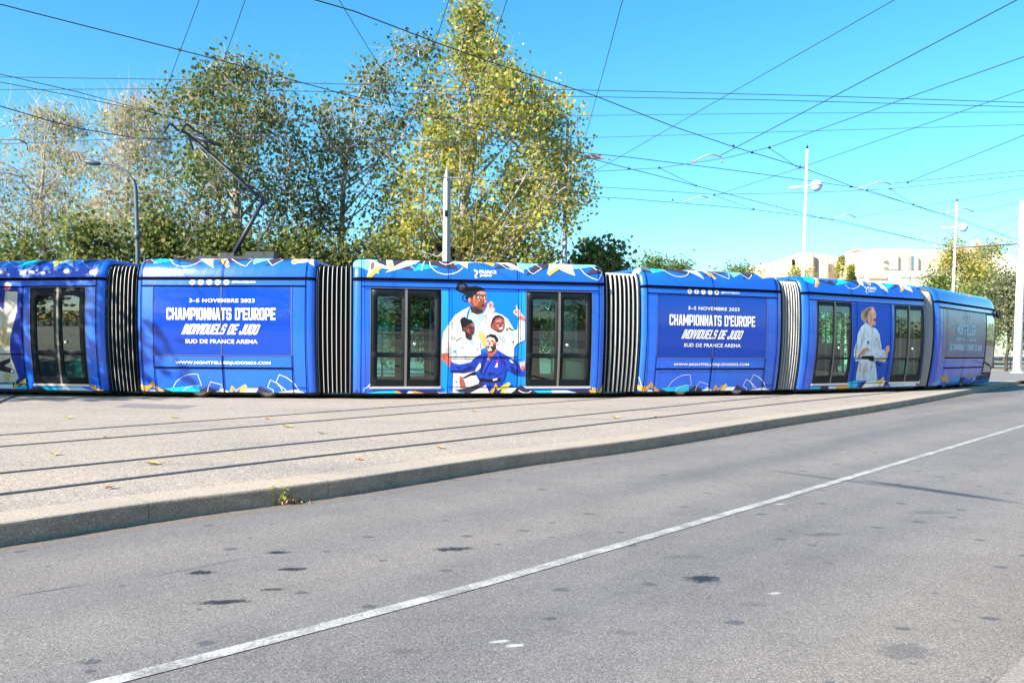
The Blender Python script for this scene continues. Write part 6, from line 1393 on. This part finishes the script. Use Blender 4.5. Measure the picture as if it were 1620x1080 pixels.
for px,py,pts,lab in ((1095,255,[(1097,257),(1108,250),(1124,244.5),(1134,246),(1141,249)],'pinkish curved steady arm left of the nearer globe lamp'),
    (1085,316,[(1086,319),(1098,314),(1110,310),(1120,313)],'pinkish curved steady arm lowest and furthest left'),
    (1316,346,[(1317,347),(1330,342),(1343,339.5),(1353,344)],'pinkish curved steady arm right of the nearer globe lamp'),
    (1358,299,[(1358,299),(1375,293),(1396,288),(1410,292)],'pinkish curved steady arm at the wire crossing'),
    (1493,337,[(1493,337.5),(1508,333),(1527,330),(1540,335)],'pinkish curved steady arm crossing the second globe lamp'),
    (0,221,[(-12,221),(12,220.5),(30,221),(42,227)],'grey steady arm at the left edge above the other'),
    (0,275,[(-12,273),(8,274),(22,277),(34,280)],'grey steady arm at the left edge below the other'),
    (140,299,[(138,301),(146,296.5),(155,298),(172,304)],'pale steady arm before the curved lamp post'),
    (635,205,[(637,217),(642,203),(649,197),(660,214)],'pale steady arm inside the tallest tree'),
    (880,303,[(882,305),(893,297),(901,299),(906,305)],'pale steady arm on the grey lamp pole')):
    P=[]
    for q in pts:
        d=ray(*q); t=(6.36-CZ)/d.z; P.append(Vector((d.x*t,t,6.36)))
    P=[Vector((p.x,P[0].y+(p.y-P[0].y)*.25,0)) for p in P]; P=[Vector((ray(*q).x*p.y,p.y,CZ+ray(*q).z*p.y)) for q,p in zip(pts,P)]
    bm=bmesh.new(); tube(bm,spline(P,4),.018,7); e_=P[-1]; tube(bm,[e_,e_+Vector((.03,0,-.16))],.014,5); box(bm,P[0],(.10,.05,.05))
    o=bmlink('steady_arm',bm,M['bluegrey' if px<100 else 'arm'],origin=P[0]); tag(o,lab,'steady arm','steady arms on the overhead wires')
for px,py in ((84,193),(133,205),(1160,231.5),(1190,242),(1217,234),(1266,265),(995,267),(1043,266),(1101,294),(1130,309),(1192,331),(1300,345),(1346,296),(1372,301),(1408,299),(1445,324),(1064,317),(1436,289)):
    d=ray(px,py); t=(6.36-CZ)/d.z; p=d*t+Vector((0,0,CZ)); bm=bmesh.new(); box(bm,p,(.07,.03,.032),.3); tube(bm,[p,p+Vector((0,0,.06))],.01,5)
    o=bmlink('wire_clamp',bm,M['dark'],origin=p); tag(o,'small dark clamp gripping the overhead wires','clamp','wire clamps')
# ------------------------------------------------------------------ fallen leaves and weed
def fallen(px,py,col,size,label,z=0.,seed=0,curl=.5):
    rnd=random.Random(seed); size*=.66; p=gnd(px,py,z); a=rnd.random()*6.28; bm=bmesh.new(); vs=[]
    for x,y in LEAF:
        h=.25*size*curl*(abs(x)**1.3*3+rnd.uniform(0,.5))+.012; X,Y_=x*math.cos(a)-y*math.sin(a),x*math.sin(a)+y*math.cos(a); vs.append(bm.verts.new(p+Vector((X*size,Y_*size,h))))
    c=bm.verts.new(p+Vector((0,0,.008)))
    for i in range(len(vs)): bm.faces.new((c,vs[i],vs[(i+1)%len(vs)]))
    q=vs[0].co; tube(bm,[q,q+Vector((size*.4*math.sin(a),-size*.4*math.cos(a),.01))],.003,4)
    m_='leaf_'+col
    if m_ not in M: M[m_]=mat('dry_'+col+'_leaf',{'yellow':(.48,.34,.05),'brown':(.34,.15,.06),'orange':(.55,.26,.08),'green':(.12,.13,.04)}[col],.7)
    o=bmlink('fallen_leaf',bm,M[m_],origin=p); tag(o,label,'leaf','fallen leaves on the paving')
for i,a in enumerate(((240,735,'yellow',.20,'curled yellow leaf between the two rails near the kerb, far left'),(107,662,'yellow',.26,'yellow leaf left of the dark paving patch'),(275,661.5,'yellow',.22,'yellow leaf below the dark paving patch'),
  (455,676,'yellow',.22,'bright yellow leaf beside the third rail, below the second bellows'),(508,686,'green',.18,'dull green leaf right of the bright yellow one'),(697,709.5,'orange',.17,'curled orange leaf with a dark tip near the kerb'),
  (567,727.5,'orange',.14,'small orange leaf beside the rail closest to the kerb'),(174,773,'brown',.13,'small brown leaf left, just behind the kerb'),(423,663.5,'orange',.16,'faint orange leaf between the far rails'),(973,661.5,'yellow',.22,'pale yellow leaf between the rails below the third bellows'),
  (166,692,'brown',.10,'tiny brown leaf lying on the third rail'),(1037,660.5,'orange',.13,'small orange leaf on the rail below the fourth car'),(604,644,'yellow',.12,'tiny yellow leaf by the rail under the third car'),(676,650.5,'brown',.12,'tiny brown leaf by the rail under the third car doors'),
  (86,720,'yellow',.17,'yellow leaf low at the left between second and third rail'),(750,651,'orange',.18,'orange leaf in front of the printed athletes'),(1340,635,'orange',.2,'orange leaf on the paving before the fifth car'),(1020,705,'yellow',.15,'yellow leaf on the road at the kerb foot',-.15))):
    fallen(*a[:5],z=a[5] if len(a)>5 else 0.,seed=i*7+3)
p=gnd(437,800,-.15); wd=empty('weed',p,'small green weed growing from the kerb foot beside dry debris','weed'); rnd=random.Random(5)
bm=bmesh.new()
for q,r_,t_ in (((-.02,0,.13),.006,0),((.05,.02,.10),.006,0),((-.05,-.01,.07),.005,0)): tube(bm,[p,p+Vector(q)*.6+Vector((0,.01,.01)),p+Vector(q)],r_*.6,5)
bmlink('stem',bm,mat('weed_stem',(.16,.22,.05),.6),wd)
pts=[];sz=[];cl=[]
for q in ((-.02,0,.14),(.05,.02,.11),(-.05,-.01,.075),(-.03,0,.10),(.045,.01,.07)):
    for _ in range(4): pts.append(p+Vector(q)+Vector((rnd.gauss(0,.014),rnd.gauss(0,.014),rnd.gauss(0,.012)))); sz.append(rnd.uniform(.028,.048)); cl.append((.34,.42,.05))
link('foliage',leaves_mesh('foliage',pts,sz,cl,rnd,OVAL),M['leaf'],wd)
pts=[];sz=[];cl=[]; p=gnd(451,797.5,-.15)
for _ in range(90): pts.append(p+Vector((rnd.gauss(0,.075),rnd.gauss(0,.03),abs(rnd.gauss(.0,.022))+.006))); sz.append(rnd.uniform(.02,.055)); cl.append(rnd.choice(((.36,.2,.1),(.5,.3,.14),(.22,.1,.06),(.6,.42,.22))))
o=link('leaf_litter',leaves_mesh('leaf_litter',pts,sz,cl,rnd,OVAL),M['leaf'],origin=p); tag(o,'small heap of dry brown leaf litter at the kerb foot','leaf litter',kind='stuff')
# ------------------------------------------------------------------ trees across the street (they shade and mirror in the tram)
def across(x,y,h,w_,seed,name='plane_tree',n=150,lab=''):
    Yc=y; k=F/ (Yc if Yc>0 else 1)
    rnd=random.Random(seed); root=empty(name,(x,y,0 if y>8 else -.17),lab,'tree')
    bm=bmesh.new(); tube(bm,[Vector((x,y,-.17)),Vector((x+.2,y,h*.5)),Vector((x,y,h*.95))],[.22,.15,.03],8)
    pts=[];sz=[];cl=[]
    for _ in range(n):
        z=rnd.uniform(.28,1)*h; r=w_*math.sin(min(1,(z/h-.2)/.8)*math.pi*.93+.15)**.7 if z/h>.2 else .2
        a=rnd.random()*6.28; q=rnd.random()**.5; p=Vector((x+r*q*math.cos(a),y+r*q*math.sin(a),z))
        if rnd.random()<.4: tube(bm,[Vector((x,y,max(h*.25,z-r*q))),p],[.05,.01],4,cap=False)
        for _ in range(26): pts.append(p+Vector((rnd.gauss(0,.45),rnd.gauss(0,.45),rnd.gauss(0,.4)))); sz.append(rnd.uniform(.18,.34)); cl.append(pickcol('green',rnd))
    bmlink('trunk',bm,M['bark'],root); link('crown',leaves_mesh('crown',pts,sz,cl,rnd),M['leaf'],root)
across(-17.8,16.0,9.5,3.3,201,lab='leafy tree out of view at the left, shading the left tram cars')
for i,(x,y,h,w_) in enumerate(((-9,-16,9,4),(0,-19,10,4.5),(9,-17,8,4),(20,-12,9,4.2),(31,-4,9,4.5),(-20,-12,10,4.5))):
    across(x,y,h,w_,210+i,lab='tree number %s across the street behind the photographer'%('one two three four five six'.split()[i]))

def far_hedge(x,y,ln_,h,seed,lab,along=(1,0)):
    rnd=random.Random(seed); root=empty('hedge',(x,y,-.17),lab,'hedge'); pts=[];sz=[];cl=[]; bm=bmesh.new()
    for k in range(int(ln_/2)):
        q=-ln_/2+k*2+1; B_=Vector((x+along[0]*q,y+along[1]*q,-.17)); tube(bm,[B_,B_+Vector((.2,0,h*.8))],[.08,.02],5)
    for _ in range(int(ln_*160)):
        u=rnd.uniform(-.5,.5)*ln_; hh=h*(.75+.3*noise.noise(Vector((u*.25,seed,0)))+.12*noise.noise(Vector((u*1.1,seed,3))))
        v_=rnd.gauss(0,.5); pts.append(Vector((x+along[0]*u-along[1]*v_,y+along[1]*u+along[0]*v_,rnd.uniform(-.1,1)*hh))); sz.append(rnd.uniform(.35,.6)); cl.append(pickcol('hedge',rnd))
    bmlink('stems',bm,M['darkbark'],root); link('foliage',leaves_mesh('foliage',pts,sz,cl,rnd,OVAL),M['leaf'],root)
far_hedge(-14,-24,44,4.6,301,'tall hedge across the street behind the photographer, left half')
far_hedge(26,-21,44,4.2,302,'tall hedge across the street behind the photographer, right half')
far_hedge(-62,-22,52,6,303,'added unseen hedge far to the left, filling the first car reflections')  # unseen, added to cover bright horizon haze mirrored in the first car
far_hedge(84,66,150,7.5,304,'added unseen hedge out of view at the right, filling the end car reflections',(.25,.968))  # unseen, added to cover pale haze mirrored in the end car
# silver car parked behind the photographer, mirrored in the tram doors
pc=empty('parked_car',(2.6,-4.2,-.15),'silver parked car behind the photographer, mirrored in the tram doors','car')
M['silver']=mat('silver_car_paint',(.42,.44,.46),.25,.6,coat=1.); M['carglass']=mat('car_glass',(.015,.02,.022),.05,coat=.5); M['lampglass']=mat('lamp_glass',(.5,.5,.5),.1)
SEC=[(-2.15,.62,.35,.70),(-2.05,.78,.28,.84),(-1.5,.84,.25,.94),(-.9,.86,.25,1.0),(.9,.86,.25,1.0),(1.6,.84,.25,.98),(2.0,.78,.28,.9),(2.12,.66,.36,.75)]
bm=bmesh.new(); pr=None
for x,hw,z0,z1 in SEC:
    rg=[bm.verts.new(Vector((2.6+x,-4.2+yy,-.15+zz))) for yy,zz in ((-hw,z0),(-hw-.03,(z0+z1)/2),(-hw+.05,z1),(hw-.05,z1),(hw+.03,(z0+z1)/2),(hw,z0))]
    if pr:
        for i in range(6): bm.faces.new((pr[i],pr[(i+1)%6],rg[(i+1)%6],rg[i])).smooth=True
    else: bm.faces.new(rg)
    pr=rg
bm.faces.new(pr[::-1]); bmesh.ops.recalc_face_normals(bm,faces=bm.faces[:]); bmlink('body',bm,M['silver'],pc,smooth=40)
def cabin(name,pf,hw0,hw1,m):
    bm=bmesh.new(); A=[bm.verts.new(Vector((2.6+x,-4.2-(hw0 if z<1.1 else hw1),-.15+z))) for x,z in pf]; B=[bm.verts.new(Vector((2.6+x,-4.2+(hw0 if z<1.1 else hw1),-.15+z))) for x,z in pf]
    bm.faces.new(A); bm.faces.new(B[::-1])
    for i in range(len(A)): bm.faces.new((A[i],A[(i+1)%len(A)],B[(i+1)%len(A)],B[i]))
    bmesh.ops.recalc_face_normals(bm,faces=bm.faces[:]); bmesh.ops.bevel(bm,geom=bm.edges[:],offset=.02,segments=1,affect='EDGES'); return bmlink(name,bm,m,pc)
cabin('windows',[(-1.75,.93),(-1.1,1.38),(.5,1.42),(1.25,.98)],.80,.63,M['carglass']); cabin('roof',[(-1.15,1.385),(-.9,1.455),(.3,1.475),(.58,1.41)],.64,.62,M['silver'])
for x in (-1.32,1.34):
    for sy in (-1,1):
        Mx=Matrix.Rotation(R(90),4,'X'); bm=bmesh.new(); lathe(bm,[(.2,-.1),(.31,-.1),(.32,0),(.31,.1),(.2,.1)],Vector((2.6+x,-4.2+sy*.77,.17)),22,0,Mx); wh=bmlink('wheel',bm,M['black'],pc)
        bm=bmesh.new(); lathe(bm,[(.05,-.115),(.2,-.105),(.2,.105),(.05,.115)],Vector((2.6+x,-4.2+sy*.77,.17)),16,0,Mx); bmlink('rim',bm,M['steel'],wh)
for x in (-2.1,2.06):
    for sy in (-.55,.55): bm=bmesh.new(); box(bm,(2.6+x,-4.2+sy,.55),(.12,.34,.13)); bmlink('headlight' if x<0 else 'tail_light',bm,M['lampglass'],pc)
